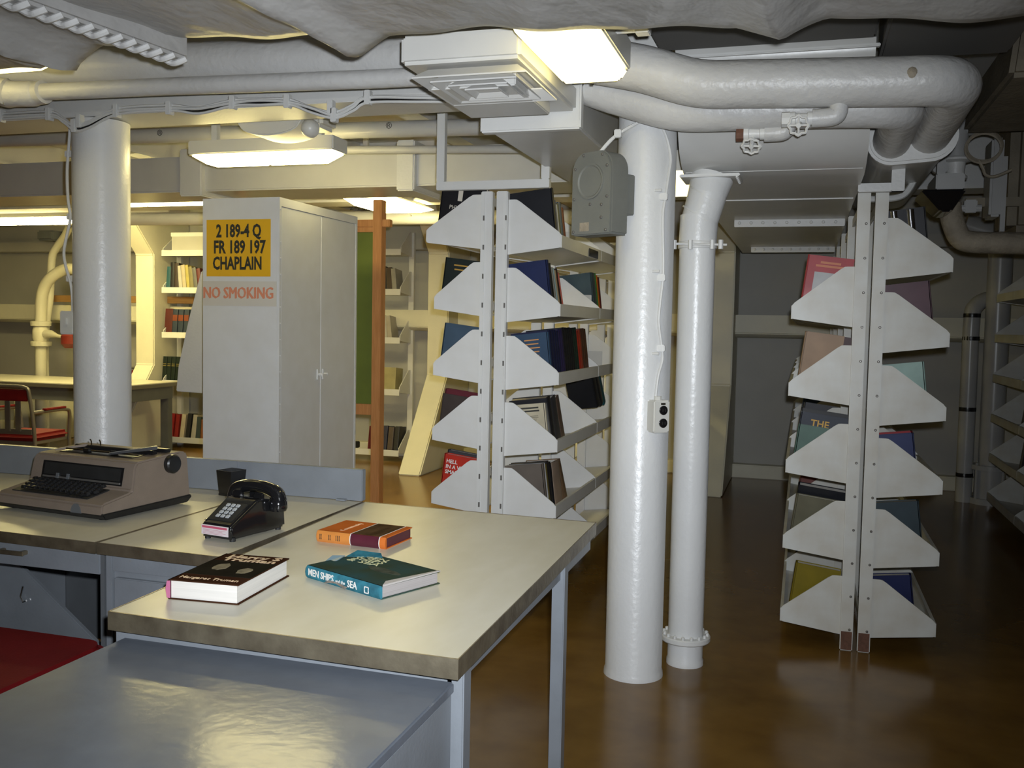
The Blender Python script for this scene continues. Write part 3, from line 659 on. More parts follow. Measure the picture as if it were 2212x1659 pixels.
row('A', 'r', zA_r[4], Y1, .225, [('taupe large-format hardback standing', (.15, .125, .105), .03, .27, .215, 0, .2), ('pale grey magazine standing', (.4, .4, .4), .012, .27, .2, 3, .5), ('mustard brown hardback standing', (.16, .12, .03), .03, .26, .2, 3, 0), ('black plastic-wrapped hardback standing', (.012, .012, .014), .04, .27, .2, 3, .6), ('plain black hardback standing', (.02, .02, .018), .035, .26, .2, 4, 0), ('tan paperback facing outward', (.42, .31, .23), .15, .24, .02, 0, .2), ('brown hardback slumped', (.18, .11, .06), 0.051, .25, .19, 20, 0)], w1, gA)
row('A', 'r', zA_r[5], Y1, .225, [('small red hardback standing', (.32, .02, .02), .04, .26, .18, 0, 0), ('grey camouflage-pattern paperback facing outward', (.25, .22, .20), .16, .22, .03, 0, .3)], 'on the lowest shelf facing the speaker pillar', gA)
# case A, side towards the locker
rr = row('A', 'l', zA_l[0], Y1, .262, [('tall black science hardback', (.010, .010, .014), .04, .315, .24, 0, .2)], 'on the top shelf facing the locker', gA)
o, cv, t, h, d = rr[0]
text('cover_text', 'PHYSICS', .030, 'cardcream', cv, (-.10, t/2+.0006, .19), (-1, 0, 0), (0, 0, 1), fit=.10)
MB().box((-.115, t/2, .225), (-.09, t/2+.0006, .30)).build('cover_print', 'cardcream', cv)
rr = row('A', 'l', zA_l[1], Y1, .235, [('dark green hardback with gold title lines', (.014, .022, .02), .04, .27, .22, 0, .2)], 'on the second shelf down facing the locker', gA)
o, cv, t, h, d = rr[0]
print_lines(cv, mat('goldink', (.42, .24, .04), .5), -d*.45, t/2, h*.86, .14, 2, 1, .007, .022, 7)
row('A', 'l', zA_l[2], Y1, .235, [('mottled blue picture-cover hardback', (.06, .10, .15), .04, .275, .22, 0, .3)], 'on the third shelf down facing the locker', gA)
row('A', 'l', zA_l[3], Y1, .235, [('dark brown photo-cover hardback', (.06, .045, .04), .02, .245, .22, 0, .2), ('maroon hardback standing', (.13, .02, .03), .04, .27, .22, 0, 0)], 'on the fourth shelf down facing the locker', gA)
rr = row('A', 'l', zA_l[4], Y1, .225, [('red paperback with white title', (.55, .035, .02), .04, .265, .20, 0, .2), ('dark grey hardback standing', (.06, .06, .065), .04, .28, .2, 0, 0)], 'on the fifth shelf down facing the locker', gA)
o, cv, t, h, d = rr[0]
text('cover_text', 'HELL\nIN A VERY\nSMALL PLACE', .028, 'cardwhite', cv, (-.012, t/2+.0006, .20), (-1, 0, 0), (0, 0, 1), align='LEFT', bold=.0006)
# case B, side towards the pillars
Y1 = BY+.03
rr = row('B', 'l', zB_l[0], Y1, .235, [('plastic-wrapped red and white picture book', (.50, .05, .06), .02, .30, .20, 0, .9), ('yellow-edged hardback standing', (.45, .38, .08), .02, .3, .2, 0, 0)], 'on the top shelf of the scuffed bookcase', gB)
o, cv, t, h, d = rr[0]
MB().box((-d+.02, t/2, .02), (-.035, t/2+.0006, h-.075)).build('cover_print', bm_((.42, .42, .42), .3, .6), cv)
print_lines(cv, 'redink', -d*.5, t/2, h-.035, .13, 2, 1, .010, .016, 8)
row('B', 'l', zB_l[1], Y1, .235, [('tan hardback standing', (.42, .27, .16), .03, .30, .17, 3, 0), ('dark maroon hardback standing', (.07, .02, .02), .03, .30, .215, 2, .4), ('blue-grey hardback standing', (.06, .09, .11), .03, .30, .225, 0, 0), ('brown worn hardback standing', (.10, .05, .03), .04, .30, .22, 0, 0)], 'on the second shelf of the scuffed bookcase, pillar side', gB)
rr = row('B', 'l', zB_l[2], Y1, .24, [('small green and tan paperback', (.10, .19, .15), .015, .225, .16, 0, 0), ('plastic-wrapped navy hardback with gold title', (.02, .028, .05), .035, .285, .21, 0, .9), ('black hardback standing', (.015, .015, .017), .04, .30, .22, 0, .3)], 'third shelf of the scuffed bookcase, pillar side', gB)
o, cv, t, h, d = rr[1]
text('cover_text', 'THE', .045, mat('goldink2', (.60, .33, .03), .5), cv, (-d*.42, t/2+.0006, h*.84), (-1, 0, 0), (0, 0, 1), bold=.001)
row('B', 'l', zB_l[3], Y1, .24, [('drab map-cover paperback slumped', (.20, .19, .13), .02, .26, .2, 14, 0), ('black hardback slumped', (.012, .012, .012), .05, .30, .22, 10, 0)], 'on the fourth shelf of the scuffed bookcase facing the pillars', gB)
row('B', 'l', zB_l[4], Y1, .235, [('olive yellow hardback standing', (.26, .20, .012), .04, .28, .2, 4, 0), ('black hardback behind the olive one', (.02, .02, .02), .04, .27, .2, 4, 0)], 'on the lowest shelf of the scuffed bookcase', gB)
# case B, side away from the pillars
rr = row('B', 'r', zB_r[0], Y1+.10, .20, [('shiny silver and black plastic-wrapped book', (.03, .03, .035), .05, .31, .2, 0, .9)], 'on the top shelf under the tan pipe', gB)
o, cv, t, h, d = rr[0]
for x_ in (-.13, -.06): MB().cyl((x_, -t/2+.012, .01), (x_, -t/2+.012, h-.004), .0205, 12).build('streak_rod', 'silver', cv)  # polished metal rods form the bright vertical streaks of this cover
row('B', 'r', zB_r[1], Y1+.04, .225, [('purple-brown hardback standing', (.13, .06, .08), .04, .30, .21, 0, 0)], 'on the second shelf of the scuffed bookcase, dark-corner side', gB)
row('B', 'r', zB_r[2], Y1+.03, .21, [('mint green printed booklet', (.40, .58, .52), .012, .265, .2, 0, .3)], 'on the third shelf of the scuffed bookcase, dark-corner side', gB)
row('B', 'r', zB_r[3], Y1+.12, .19, [('blue hardback with red spine', (.03, .045, .16), .04, .26, .18, 0, 0), ('bright red hardback standing', (.42, .012, .02), .04, .265, .18, 0, 0)], 'on the fourth shelf of the scuffed bookcase, dark-corner side', gB)
row('B', 'r', zB_r[4], Y1+.05, .22, [('dark teal hardback standing', (.04, .065, .08), .05, .28, .2, 0, 0)], 'on the fifth shelf of the scuffed bookcase, dark-corner side', gB)
row('B', 'r', zB_r[5], Y1+.05, .20, [('navy blue hardback standing', (.012, .02, .10), .05, .26, .19, 0, 0)], 'on the lowest shelf of the scuffed bookcase, dark-corner side', gB)
for i in range(2, 4):
    for k, z in enumerate(zB_l[:5]):
        row('B', 'l', z, BY+L*(i-1)+.05, .22, [('mixed old hardback in bay %s,' % ('two' if i == 2 else 'three'), random.choice([(.2, .05, .04), (.05, .08, .14), (.3, .25, .16), (.04, .04, .05)]), .05, .26, .18, 0, 0)], 'on shelf %s of the scuffed bookcase' % ('one', 'two', 'three', 'four', 'five')[k], gB)
for k, z in enumerate((.42, .74, 1.06, 1.38)):
    for j in range(3):
        c = ((.12, .03, .03), (.05, .05, .07), (.2, .18, .14))[j]
        book('%s worn hardback, %s shelf up of the shadowed bookcase by the tall pipes' % (('maroon', 'charcoal', 'drab')[j], ('second', 'third', 'fourth', 'fifth')[k]), (1.74-.22, 7.45+.06*j, z+.045), (0, -math.radians(7), math.pi), .05, .25, .18, c, grp='books in the shadowed bookcase')
# grey bookends
def bookend(label, x, y, z, s):
    r = thing('bookend', label, 'bookend', (x, y, z), group='grey steel bookends')
    MB().box((-.09*s, -.003, 0), (.05*s, .003, .13)).build('plate', 'pipegrey', r, bevel=.002)
    MB().box((-.09*s, 0, 0), (.05*s, .1, .002)).build('foot', 'pipegrey', r)
bookend('grey bookend on the top shelf facing the speaker pillar', AXR+.15, AY+.62, zA_r[0]+.045, 1)
bookend('grey bookend on the third shelf facing the speaker pillar', AXR+.17, AY+L+.38, zA_r[2]+.045, 1)
bookend('grey bookend on the second shelf facing the speaker pillar', AXR+.17, AY+L+.02, zA_r[1]+.045, 1)
bookend('pale bookend on the fifth shelf of the scuffed bookcase', BXR+.15, BY+.10, zB_r[4]+.04, 1)
# dark label holder on the top shelf lip
q = py(1282, 548, 4.9); q = pxx(1282, 548, AXR+.281)
MB().box((.281+.0705, q.y-AY-.12, q.z-.022), (.2835+.0705, q.y-AY+.12, q.z+.022)).build('label_holder', 'gloss', caseA, bevel=.001)

# ------------------------------------------------------------------ locker with the compartment sign
LX0, LX1, LY0, LY1, LH = -3.09, -2.625, 4.4, 5.30, 2.115
r = thing('steel_locker', 'tall white steel locker with double doors, yellow stencilled sign and NO SMOKING card', 'locker', ((LX0+LX1)/2, (LY0+LY1)/2, 0))
MB().box((LX0, LY0, .05), (LX1-.0125, LY1, LH)).box((LX0+.02, LY0+.02, 0), (LX1-.03, LY1-.02, .05)).build('body', 'shelf', r, bevel=.001, w=True)
fr = MB()
for lo, hi in (((LX1-.012, LY0, .09), (LX1, LY0+.018, LH-.045)), ((LX1-.012, LY1-.018, .09), (LX1, LY1, LH-.045)), ((LX1-.012, LY0, LH-.045), (LX1, LY1, LH)), ((LX1-.012, LY0, .05), (LX1, LY1, .09))): fr.box(lo, hi)
fr.build('door_frame', 'shelf', r, w=True)
ym = (LY0+LY1)/2
for a, b in ((LY0+.021, ym-.002), (ym+.002, LY1-.021)):
    d = MB().box((LX1-.012, a, .093), (LX1-.002, b, LH-.048)).build('door', 'shelf', r, bevel=.003, w=True)
    c = b-.03 if a < ym-.1 and b < ym+.01 else a+.03
    mb = MB().box((LX1-.002, c-.014, 1.145), (LX1+.006, c+.014, 1.205)).cyl((LX1, c, 1.175), (LX1+.03, c, 1.175), .008, 8)
    if c < ym: mb.box((LX1+.026, c-.008, 1.16), (LX1+.034, c+.045, 1.178))
    mb.build('handle', 'white', d, bevel=.002, w=True)
A, B = py(447, 597, LY0), py(585, 473, LY0)
sg = part_label(MB().box((A.x, LY0-.003, A.z), (B.x, LY0, B.z)).build('sign_plate', 'yellow', r, w=True), 'yellow compartment sign with black stencil lettering')
for s_, x0, x1, yc in (('2 189-4 Q', 468, 565, 500), ('FR 189 197', 462, 574, 535), ('CHAPLAIN', 461, 566, 570)):
    a, b = py(x0, yc, LY0), py(x1, yc, LY0)
    text('sign_lettering', s_, .093, 'ink', sg, (a+b)/2 + V((0, -.0035, 0)) - r.location, (1, 0, 0), (0, 0, 1), fit=(b.x-a.x), bold=.003)
A, B = py(440, 660, LY0), py(597, 608, LY0)
cd_ = part_label(MB().box((LX0+.004, LY0-.003, A.z), (LX1-.016, LY0, B.z)).build('warning_card', 'cardcream', r, w=True), 'cream card with faded orange NO SMOKING lettering')
a, b = py(441, 634, LY0), py(590, 634, LY0)
for dx_ in (-.003, -.001, .001, .003): text('card_lettering', 'NO SMOKING', .085, 'redink', cd_, (a+b)/2 + V((dx_, -.0035-dx_*.01, dx_*.4)) - r.location, (1, 0, 0), (0, 0, 1), fit=(b.x-a.x))
rv_ = MB().lathe([(.004, 0), (.004, .003), (.002, .004)], (0, 0, 0), 'x', 6).mesh('rivet', 'white')
for k in range(24): inst('rivet', rv_, r, (LX1-r.location.x, LY0+.01-r.location.y, .1+.085*k))

# ------------------------------------------------------------------ chalkboard
r = thing('chalkboard', 'green chalkboard in an orange-brown wooden stand behind the locker', 'chalkboard', (-3.4, 6.06, 0))
xp = py(818, 600, 6.050).x; tilt = (py(813, 430+650, 6.050).x - py(820, 430, 6.050).x)
MB().box((xp-.035, 6.020, .02), (xp+.03, 6.100, 2.32)).build('post', 'wood', r, bevel=.004, w=True)
MB().box((xp-1.15, 6.020, .02), (xp-1.085, 6.100, 2.32)).build('post', 'wood', r, bevel=.004, w=True)
MB().box((xp-1.2, 6.035, 2.135), (xp+.085, 6.085, 2.185)).build('top_rail', 'wood', r, bevel=.004, w=True)
MB().box((xp-1.085, 6.035, 2.10), (xp-.035, 6.080, 2.133)).build('frame_rail', 'wood', r, bevel=.003, w=True)
MB().box((xp-1.085, 6.025, .83), (xp-.035, 6.080, .905)).build('chalk_ledge', 'wood', r, bevel=.003, w=True)
MB().box((xp-1.085, 6.055, .905), (xp-.035, 6.075, 2.10)).build('board', 'chalk', r, w=True)
for x in (xp, xp-1.118): MB().box((x-.04, 5.720, 0), (x+.035, 6.420, .05)).build('foot', 'wood', r, bevel=.005, w=True)

# ------------------------------------------------------------------ wall shelves on the hull side
WZ = [2.19, 1.77, 1.26, .71, .06]; WX0, WX1 = -7.03, -4.07; WYb = 9.52; WD = .285
r = thing('wall_shelving', 'run of white bracket shelves against the hull wall behind the locker', 'shelving', ((WX0+WX1)/2, WYb, 0))
bk = MB().prism([(0, 0), (-WD+.01, .03), (-WD, .045), (-WD, .085), (-.05, .26), (0, .26)], 'x', -.004, .004).mesh('bracket', 'shelf', smooth=30)
xs = [WX0+.02, -5.55, WX1]
for x in xs: MB().box((x-.03, WYb, 0), (x+.03, WYb+.04, 2.45)).build('post', 'shelf', r, w=True)
Ls = [(WX0, -5.56), (-5.54, WX1)]
for z in WZ:
    for x in xs: inst('bracket', bk, r, (x-r.location.x, 0, z))
    for a, b in Ls:
        MB().prism([(WYb, z+.012), (WYb-WD, z+.04), (WYb-WD, z+.034), (WYb, z+.006)], 'x', a, b).prism([(WYb-WD-.004, z+.0), (WYb-WD+.004, z+.0), (WYb-WD+.004, z+.065), (WYb-WD-.004, z+.065)], 'x', a, b).build('shelf', 'shelf', r, w=True)
gW = 'books on the hull wall shelves'
def wrow(z, x, specs, where):
    for desc, c, t, h, lean in specs:
        le = math.radians(lean)
        xc = x + t/2 + (h*math.sin(-le) if lean < 0 else 0)
        book(desc + ' ' + where, (xc, WYb-WD+.04, z+.045+.4*t*abs(math.sin(le))), (le, math.radians(-6), -math.pi/2), t, h, .18, c, 'paperold', 0, True, gW)
        x = xc + t/2/math.cos(le) + .004 + (0 if lean <= 0 else 0)
def wx(px_): return py(px_, 700, WYb-WD).x
wrow(WZ[1], wx(354), [('teal hardback', (.02, .10, .13), .055, .26, 0), ('thick black hardback', (.02, .018, .018), .05, .31, 3), ('dark brown hardback', (.05, .035, .03), .06, .30, 4), ('white hardback', (.55, .53, .48), .045, .27, 10), ('cream paperback', (.55, .48, .34), .05, .28, 10), ('yellow hardback', (.50, .42, .12), .04, .28, 10), ('olive paperback', (.25, .22, .10), .05, .26, 11), ('grey paperback', (.15, .15, .15), .05, .25, 12), ('dark red hardback', (.15, .03, .03), .05, .24, 12)], 'leaning in the mixed row above the wooden rail')
wrow(WZ[2], wx(350), [('maroon encyclopedia volume', (.10, .02, .016), .10, .29, 0)], 'beside the blue matched set under the wooden rail')
for k in range(7):
    x = wx(367) + k*.075
    o, cv = book('blue and red banded volume of the matched encyclopedia set under the wooden rail', (x+.03, WYb-WD+.04, WZ[2]+.045), (0, math.radians(-6), -math.pi/2), .066, .285, .18, (.035, .05, .08), 'paperold', 0, True, gW)
    MB().box((.0035, -.031, .15), (.0075, .031, .22)).build('title_band', bm_((.22, .05, .02)), cv)
for k in range(8):
    x = wx(344) + k*.058
    o, cv = book('dark green gilt-lettered volume of the matched set on the shelf above the lowest', (x+.03, WYb-WD+.04, WZ[3]+.045), (0, math.radians(-6), -math.pi/2), .052, .29, .18, (.012, .022, .018), 'paperold', 0, True, gW)
    MB().box((.0035, -.02, .20), (.0072, .02, .206)).box((.0035, -.02, .18), (.0072, .02, .186)).build('gilt_line', mat('gilt', (.3, .22, .06), .4), cv)
wrow(WZ[4], wx(338), [('tan hardback', (.35, .28, .15), .05, .27, -3), ('wide red hardback', (.34, .02, .02), .10, .28, -3), ('narrow red hardback', (.30, .025, .02), .05, .27, -3), ('cream hardback', (.55, .48, .36), .055, .28, -4), ('black hardback', (.03, .03, .03), .05, .29, -4), ('white picture book', (.45, .42, .38), .06, .28, -4), ('slate hardback', (.06, .08, .09), .06, .26, 0), ('orange brown paperback', (.28, .11, .05), .04, .23, 0), ('green paperback', (.05, .17, .09), .06, .22, 0), ('brown picture paperback', (.16, .08, .05), .08, .22, 0), ('blue hardback', (.04, .06, .11), .06, .26, 0)], 'in the mixed row on the lowest hull shelf')
where = ('by the chalkboard post, second hull shelf', 'by the chalkboard post, third hull shelf', 'by the chalkboard post, fourth hull shelf', 'by the chalkboard post, lowest hull shelf')
wrow(WZ[1], -4.36, [('dark paperback', (.04, .035, .03), .06, .25, 4), ('black spine hardback', (.02, .02, .022), .05, .26, 5), ('brown paperback', (.10, .07, .05), .06, .25, 6), ('pale paperback', (.4, .38, .33), .05, .24, 8)], where[0])
wrow(WZ[2], -4.40, [('grey tape box', (.3, .3, .28), .05, .24, 6), ('black and white paperback', (.05, .05, .05), .06, .25, 7), ('white paperback', (.6, .57, .5), .05, .25, 8), ('spotted paperback', (.5, .46, .38), .05, .25, 9)], where[1])
wrow(WZ[3], -4.42, [('brown cloth hardback', (.14, .055, .025), .13, .25, 0), ('thick cream hardback', (.45, .40, .20), .15, .25, 0)], where[2])
wrow(WZ[4], -4.46, [('maroon hardback', (.14, .02, .03), .07, .26, -2), ('tan paperback', (.4, .3, .16), .05, .25, -2), ('dark blue hardback', (.06, .06, .09), .07, .27, -2), ('grey brown hardback', (.13, .10, .08), .06, .26, -2), ('charcoal hardback', (.05, .05, .05), .05, .27, -2)], where[3])
o = MB().box((-4.80, 9.28, WZ[4]+.05), (-4.68, 9.42, WZ[4]+.19)).box((-4.68, 9.30, WZ[4]+.05), (-4.60, 9.40, WZ[4]+.12)).build('card_box', 'matte', bevel=.006); tag(o, 'small dark stepped box on the lowest hull shelf behind the chalkboard', 'box')
A = py(375, 536, 9.3); o = MB().box((A.x, 9.26, WZ[0]+.05), (A.x+.75, 9.5, WZ[0]+.26)).build('storage_box', 'wall', bevel=.008); tag(o, 'pale storage box lying on the top hull shelf', 'box')
MB().box((-.38, -.125, .17), (.38, -.115, .215)).build('lid', 'white', o, bevel=.003)
# slanting white plate beside the locker
pp = [(437, 585), (410, 690), (388, 790), (383, 845), (437, 852)]
P3 = [py(x, y, 5.0) for x, y in pp]
o = MB().prism([(p.x, p.z) for p in P3[:4]] + [(LX0-.012, P3[4].z), (LX0-.012, P3[0].z)], 'y', 4.985, 5.015).build('screen_panel', 'white', bevel=.006)
tag(o, 'slanting white steel plate showing past the back of the locker', 'panel')
MB().box((.04, -.01, -o.location.z), (.07, .015, .01)).build('support_leg', 'white', o)

# ------------------------------------------------------------------ study table, armchairs, hull pipes
TX1, TY0, TY1 = -6.62, 8.05, 8.98
r = thing('study_table', 'long study table with yellow-cream top and dark metal legs by the hull wall', 'table', (-7.6, 8.5, 0))
MB().box((-9.4, TY0, .755), (TX1, TY1, .785)).build('tabletop', 'laminate', r, bevel=.004, w=True)
MB().box((-9.41, TY0-.006, .735), (TX1+.006, TY1+.006, .775)).build('edge_band', 'chairmetal', r, bevel=.003, w=True)
MB().box((-9.3, TY0+.03, .60), (TX1-.04, TY0+.05, .735)).box((TX1-.06, TY0+.05, .60), (TX1-.04, TY1-.05, .735)).build('apron', 'greydark', r, w=True)
for x in (TX1-.15, -9.3):
    for y in (TY0+.04, TY1-.12): MB().box((x, y, 0), (x+.10, y+.08, .735)).build('leg', 'greydark', r, bevel=.004, w=True)
def armchair(label, loc, rz, grp):
    r = thing('armchair', label, 'chair', loc, rz, grp); wd_ = .25
    MB().box((-.235, -.24, .41), (.235, .23, .475)).build('seat', 'red', r, bevel=.03, seg=3)
    MB().box((-.22, -.23, .385), (.22, .22, .412)).build('seat_pan', 'chairmetal', r, bevel=.004)
    bt = bez([(-.22, -.23, .02), (-.23, -.235, .42), (-.225, -.29, .80), (-.19, -.30, .875), (0, -.305, .885), (.19, -.30, .875), (.225, -.29, .80), (.23, -.235, .42), (.22, -.23, .02)], 5)
    MB().tube(bt, .016, 10).build('back_frame', 'chairmetal', r)
    for x in (-.10, 0, .10): MB().box((x-.025, -.275, .50), (x+.025, -.262, .76)).build('slat', 'chairmetal', r, bevel=.003)
    MB().box((-.215, -.305, .76), (.215, -.275, .86)).build('back_pad', 'red', r, bevel=.01)
    MB().box((-.22, -.262, .475), (.22, -.248, .52)).build('back_rail', 'chairmetal', r)
    for s in (-1, 1):
        MB().tube(bez([(s*.225, -.25, .66), (s*.245, .0, .665), (s*.25, .15, .66), (s*.25, .20, .62), (s*.235, .215, .42), (s*.23, .22, .0)], 5), .016, 10).build('arm', 'chairmetal', r)
        MB().box((s*.247-.022, -.14, .672), (s*.247+.022, .14, .69)).build('arm_pad', 'red', r, bevel=.006)
        MB().cyl((s*.22, -.23, .18), (s*.23, .21, .18), .010, 8).build('stretcher', 'chairmetal', r)
    return r
armchair('metal armchair with red vinyl seat drawn up to the open side of the study table', (-6.44, 6.66, 0), .12, 'red vinyl armchairs')
armchair('red vinyl armchair tucked between the study table and the hull wall', (-7.62, 9.12, 0), math.pi, 'red vinyl armchairs')
r = thing('hull_pipe', 'cream pipe with bolted valve flanges and elbow rising by the hull wall', 'pipe', (-8.687, 9.2, 0))
MB().tube(bez([(-8.718, 9.200, 0), (-8.707, 9.200, 1.194), (-8.697, 9.200, 1.623), (-8.656, 9.200, 1.807), (-8.544, 9.200, 1.940), (-8.380, 9.220, 2.032), (-8.258, 9.230, 2.042), (-8.156, 9.300, 2.012)], 6), .065, 16).build('pipe_run', 'cream', r, smooth=60, w=True)
for z in (1.15, 1.39): MB().lathe([(.10, z-.03), (.115, z-.025), (.115, z+.0), (.118, z), (.118, z+.025), (.10, z+.03)], (-8.707, 9.200, 0), 'z', 20).build('flange', 'cream', r, w=True)
MB().lathe([(.07, 1.16), (.095, 1.22), (.095, 1.31), (.07, 1.38)], (-8.707, 9.200, 0), 'z', 20).build('valve_body', 'cream', r, w=True)
MB().tube([(-8.615, 9.180, 1.266), (-8.513, 9.150, 1.271), (-8.401, 9.130, 1.250), (-8.278, 9.120, 1.235)], [.05, .045, .02, .015], 12).build('valve_stem', 'cream', r, w=True)
o = tag(MB().lathe([(.06, 0), (.10, .05), (.10, .14), (.05, .19)], tuple(py(152, 752, 8.9)), 'z', 18).build('red_fitting', mat('redpaint', (.16, .02, .015), .4)), 'dark red round valve fitting by the hull wall behind the pillar', 'valve')
MB().cyl((0, .05, .09), (0, .9, .09), .03, 10).build('branch', 'cream', o)
r = thing('slanting_pipe', 'thin cream pipe slanting up the hull wall behind the hull valve', 'pipe', py(110, 690, 9.3))
MB().tube(bez([(py(97, 760, 9.3).x, 9.3, 0), py(97, 760, 9.3), py(100, 700, 9.3), py(108, 640, 9.3), py(112, 560, 9.3), py(122, 535, 9.3), py(140, 510, 9.3), py(150, 490, 9.3)], 5), .045, 12).build('pipe_run', 'cream', r, w=True)
tag(MB().box((-8.9, 9.40, 1.655), (-6.35, 9.44, 1.735)).build('wood_rail', 'rail', bevel=.004), 'orange-brown wooden rail fixed along the hull ledge by the shelves', 'rail')
A = py(110, 510, 9.3); o = MB().box((A.x-.12, 9.2, A.z-.06), (A.x+.12, 9.4, A.z+.06)).build('hull_lamp', 'greydark', bevel=.02); tag(o, 'small dark bulkhead box high on the hull wall', 'box')
MB().box((-.09, -.115, .02), (.09, -.1, .10)).build('cover', 'greydark', o)
# low cream casing under the table
tag(MB().prism([(9.47, 0), (9.47, .4), (9.55, .6), (9.66, .6), (9.66, 0)], 'x', -9.4, -7.35).build('hull_casing', 'cream', bevel=.01), 'cream sloping casing along the foot of the hull wall', 'casing')

# ------------------------------------------------------------------ desks
def quad_desk(r, c, z, th, top='laminate', band=.004):
    """top slab with a separate metal edge band; c = corner points anticlockwise"""
    cen = sum((V(p) for p in c), V((0, 0)))/4
    ins = [V(p) + (cen-V(p)).normalized()*band*1.4 for p in c]
    MB().hexa([(*p, z-th+.006) for p in ins], [(*p, z) for p in ins]).build('tabletop', top, r, w=True)
    b = MB()
    for i in range(4):
        j = (i+1) % 4
        b.hexa([(*c[i], z-th), (*c[j], z-th), (*ins[j], z-th), (*ins[i], z-th)], [(*c[i], z+.0012), (*c[j], z+.0012), (*ins[j], z+.0012), (*ins[i], z+.0012)])
    return b.build('edge_band', 'brass', r, w=True)
DZ = .75
tc = [(-1.610, 1.905), (-.685, 1.885), (-.707, 3.415), (-1.668, 3.455)]
r = thing('work_table', 'steel work table with mottled cream top and worn metal edge', 'table', (-1.16, 2.66, 0))
quad_desk(r, [V(p) for p in tc], DZ, .045)
ap = MB()
ap.box((-.745, 1.96, .655), (-.72, 3.36, .706)).box((-1.63, 1.96, .655), (-1.605, 3.36, .706)).box((-1.62, 1.945, .655), (-.72, 1.965, .706)).box((-1.62, 3.36, .655), (-.72, 3.38, .706))
ap.build('apron', 'grey', r, bevel=.002, w=True)
for x, y in ((-.735, 1.945), (-.748, 2.93), (-1.625, 2.93)):
    MB().box((x, y, 0), (x+.042, y+.05, .706)).build('leg', 'grey', r, bevel=.003, w=True)
MB().box((-1.62, 1.96, 0), (-1.60, 2.40, .66)).build('side_panel', 'grey', r, w=True)
# desk with the drawers
r = thing('drawer_desk', 'grey steel drawer desk section with cream top joined to the work table', 'desk', (-1.92, 2.97, 0))
quad_desk(r, [V(p) for p in ((-2.142, 2.487), (-1.672, 2.470), (-1.675, 3.455), (-2.142, 3.47))], DZ, .036)
MB().box((-2.128, 2.53, .08), (-1.69, 3.40, .714)).box((-2.11, 2.56, 0), (-1.71, 3.36, .08)).build('carcass', 'grey', r, bevel=.003, w=True)
fr = MB().box((-2.132, 2.515, .02), (-2.108, 2.54, .712)).box((-2.108, 2.518, .655), (-1.69, 2.535, .712)).build('face_frame', 'grey', r, bevel=.002, w=True)
for z0, z1 in ((.40, .635), (.09, .385)):
    d = MB().box((-2.098, 2.512, z0), (-1.70, 2.531, z1)).build('drawer', 'grey', r, bevel=.003, w=True)
    for x in (-1.99, -1.93): MB().lathe([(.007, 0), (.008, -.014), (.014, -.022), (.011, -.030), (.003, -.032)], (x, 2.512, (z0+z1)/2+.02), 'y', 12).build('knob', 'chrome', d, w=True)
# typewriter desk
r = thing('typewriter_desk', 'grey steel kneehole desk with cream top under the typewriter', 'desk', (-3.0, 2.97, 0))
quad_desk(r, [V(p) for p in ((-3.75, 2.56), (-2.149, 2.487), (-2.149, 3.47), (-3.75, 3.52))], DZ, .036)
d = MB().box((-3.0, 2.525, .635), (-2.165, 2.545, .712)).box((-3.0, 2.545, .645), (-2.165, 3.0, .66)).build('pencil_drawer', 'grey', r, bevel=.003, w=True)
hx = py(30, 1188, 2.52).x
mb = MB().box((hx-.055, 2.500, .675), (hx+.055, 2.508, .69))
for s in (-1, 1): mb.box((hx+s*.045-.008, 2.505, .676), (hx+s*.045+.008, 2.527, .69))
mb.build('handle', 'brass', d, bevel=.002, w=True)
MB().box((-3.72, 3.35, .08), (-2.16, 3.38, .71)).build('modesty_panel', 'greydark', r, w=True)
MB().box((-3.72, 2.56, .0), (-3.05, 3.35, .71)).build('pedestal', 'grey', r, bevel=.004, w=True)
MB().box((-2.166, 2.53, .0), (-2.150, 3.40, .712)).build('side_panel', 'greydark', r, w=True)
g = MB().prism([(-3.04, .60), (-2.95, .60), (-2.20, .05), (-3.04, .05)], 'y', 2.88, 2.90).build('gusset_plate', 'grey', r, bevel=.003, w=True)
A = py(50, 1300, 2.87)
MB().tube([A+V((.0, 0, .06)), A+V((-.012, 0, .02)), A+V((0, 0, 0)), A+V((.015, 0, .006))], .004, 6).build('latch', 'chrome', g, w=True)
# back board on the desks
r = thing('desk_backboard', 'low grey steel backboard standing along the rear of the desks', 'panel', (-2.5, 3.46, DZ))
MB().box((-3.75, 3.452, DZ+.002), (-1.678, 3.484, DZ+.130)).build('panel', 'grey', r, bevel=.003, w=True)
q = py(510, 1020, 3.45).x
MB().box((q-.006, 3.448, DZ+.004), (q+.006, 3.453, DZ+.128)).build('joint_strip', 'grey', r, w=True)
q = py(740, 1079, 3.45).x
MB().box((q-.02, 3.43, DZ+.002), (q+.02, 3.452, DZ+.008)).build('foot_clip', 'grey', r, w=True)
# grey cabinet in front of the work table
r = thing('grey_cabinet', 'low grey steel cabinet with scuffed smooth top butted against the work table', 'cabinet', (-1.15, 1.45, 0))
MB().box((-1.585, .95, .655), (-.712, 1.936, .68)).build('top', 'greytop', r, bevel=.004, w=True)
MB().box((-1.58, .955, .04), (-.716, 1.93, .655)).box((-1.55, .98, 0), (-.75, 1.90, .04)).build('body', 'grey', r, bevel=.003, w=True)
for k in range(2):
    d = MB().box((-1.57+.43*k, .945, .06), (-1.15+.43*k, .956, .645)).build('door', 'grey', r, bevel=.003, w=True)
    MB().box((-1.19+.07*k, .93, .34), (-1.175+.07*k, .946, .42)).build('handle', 'chrome', d, w=True)
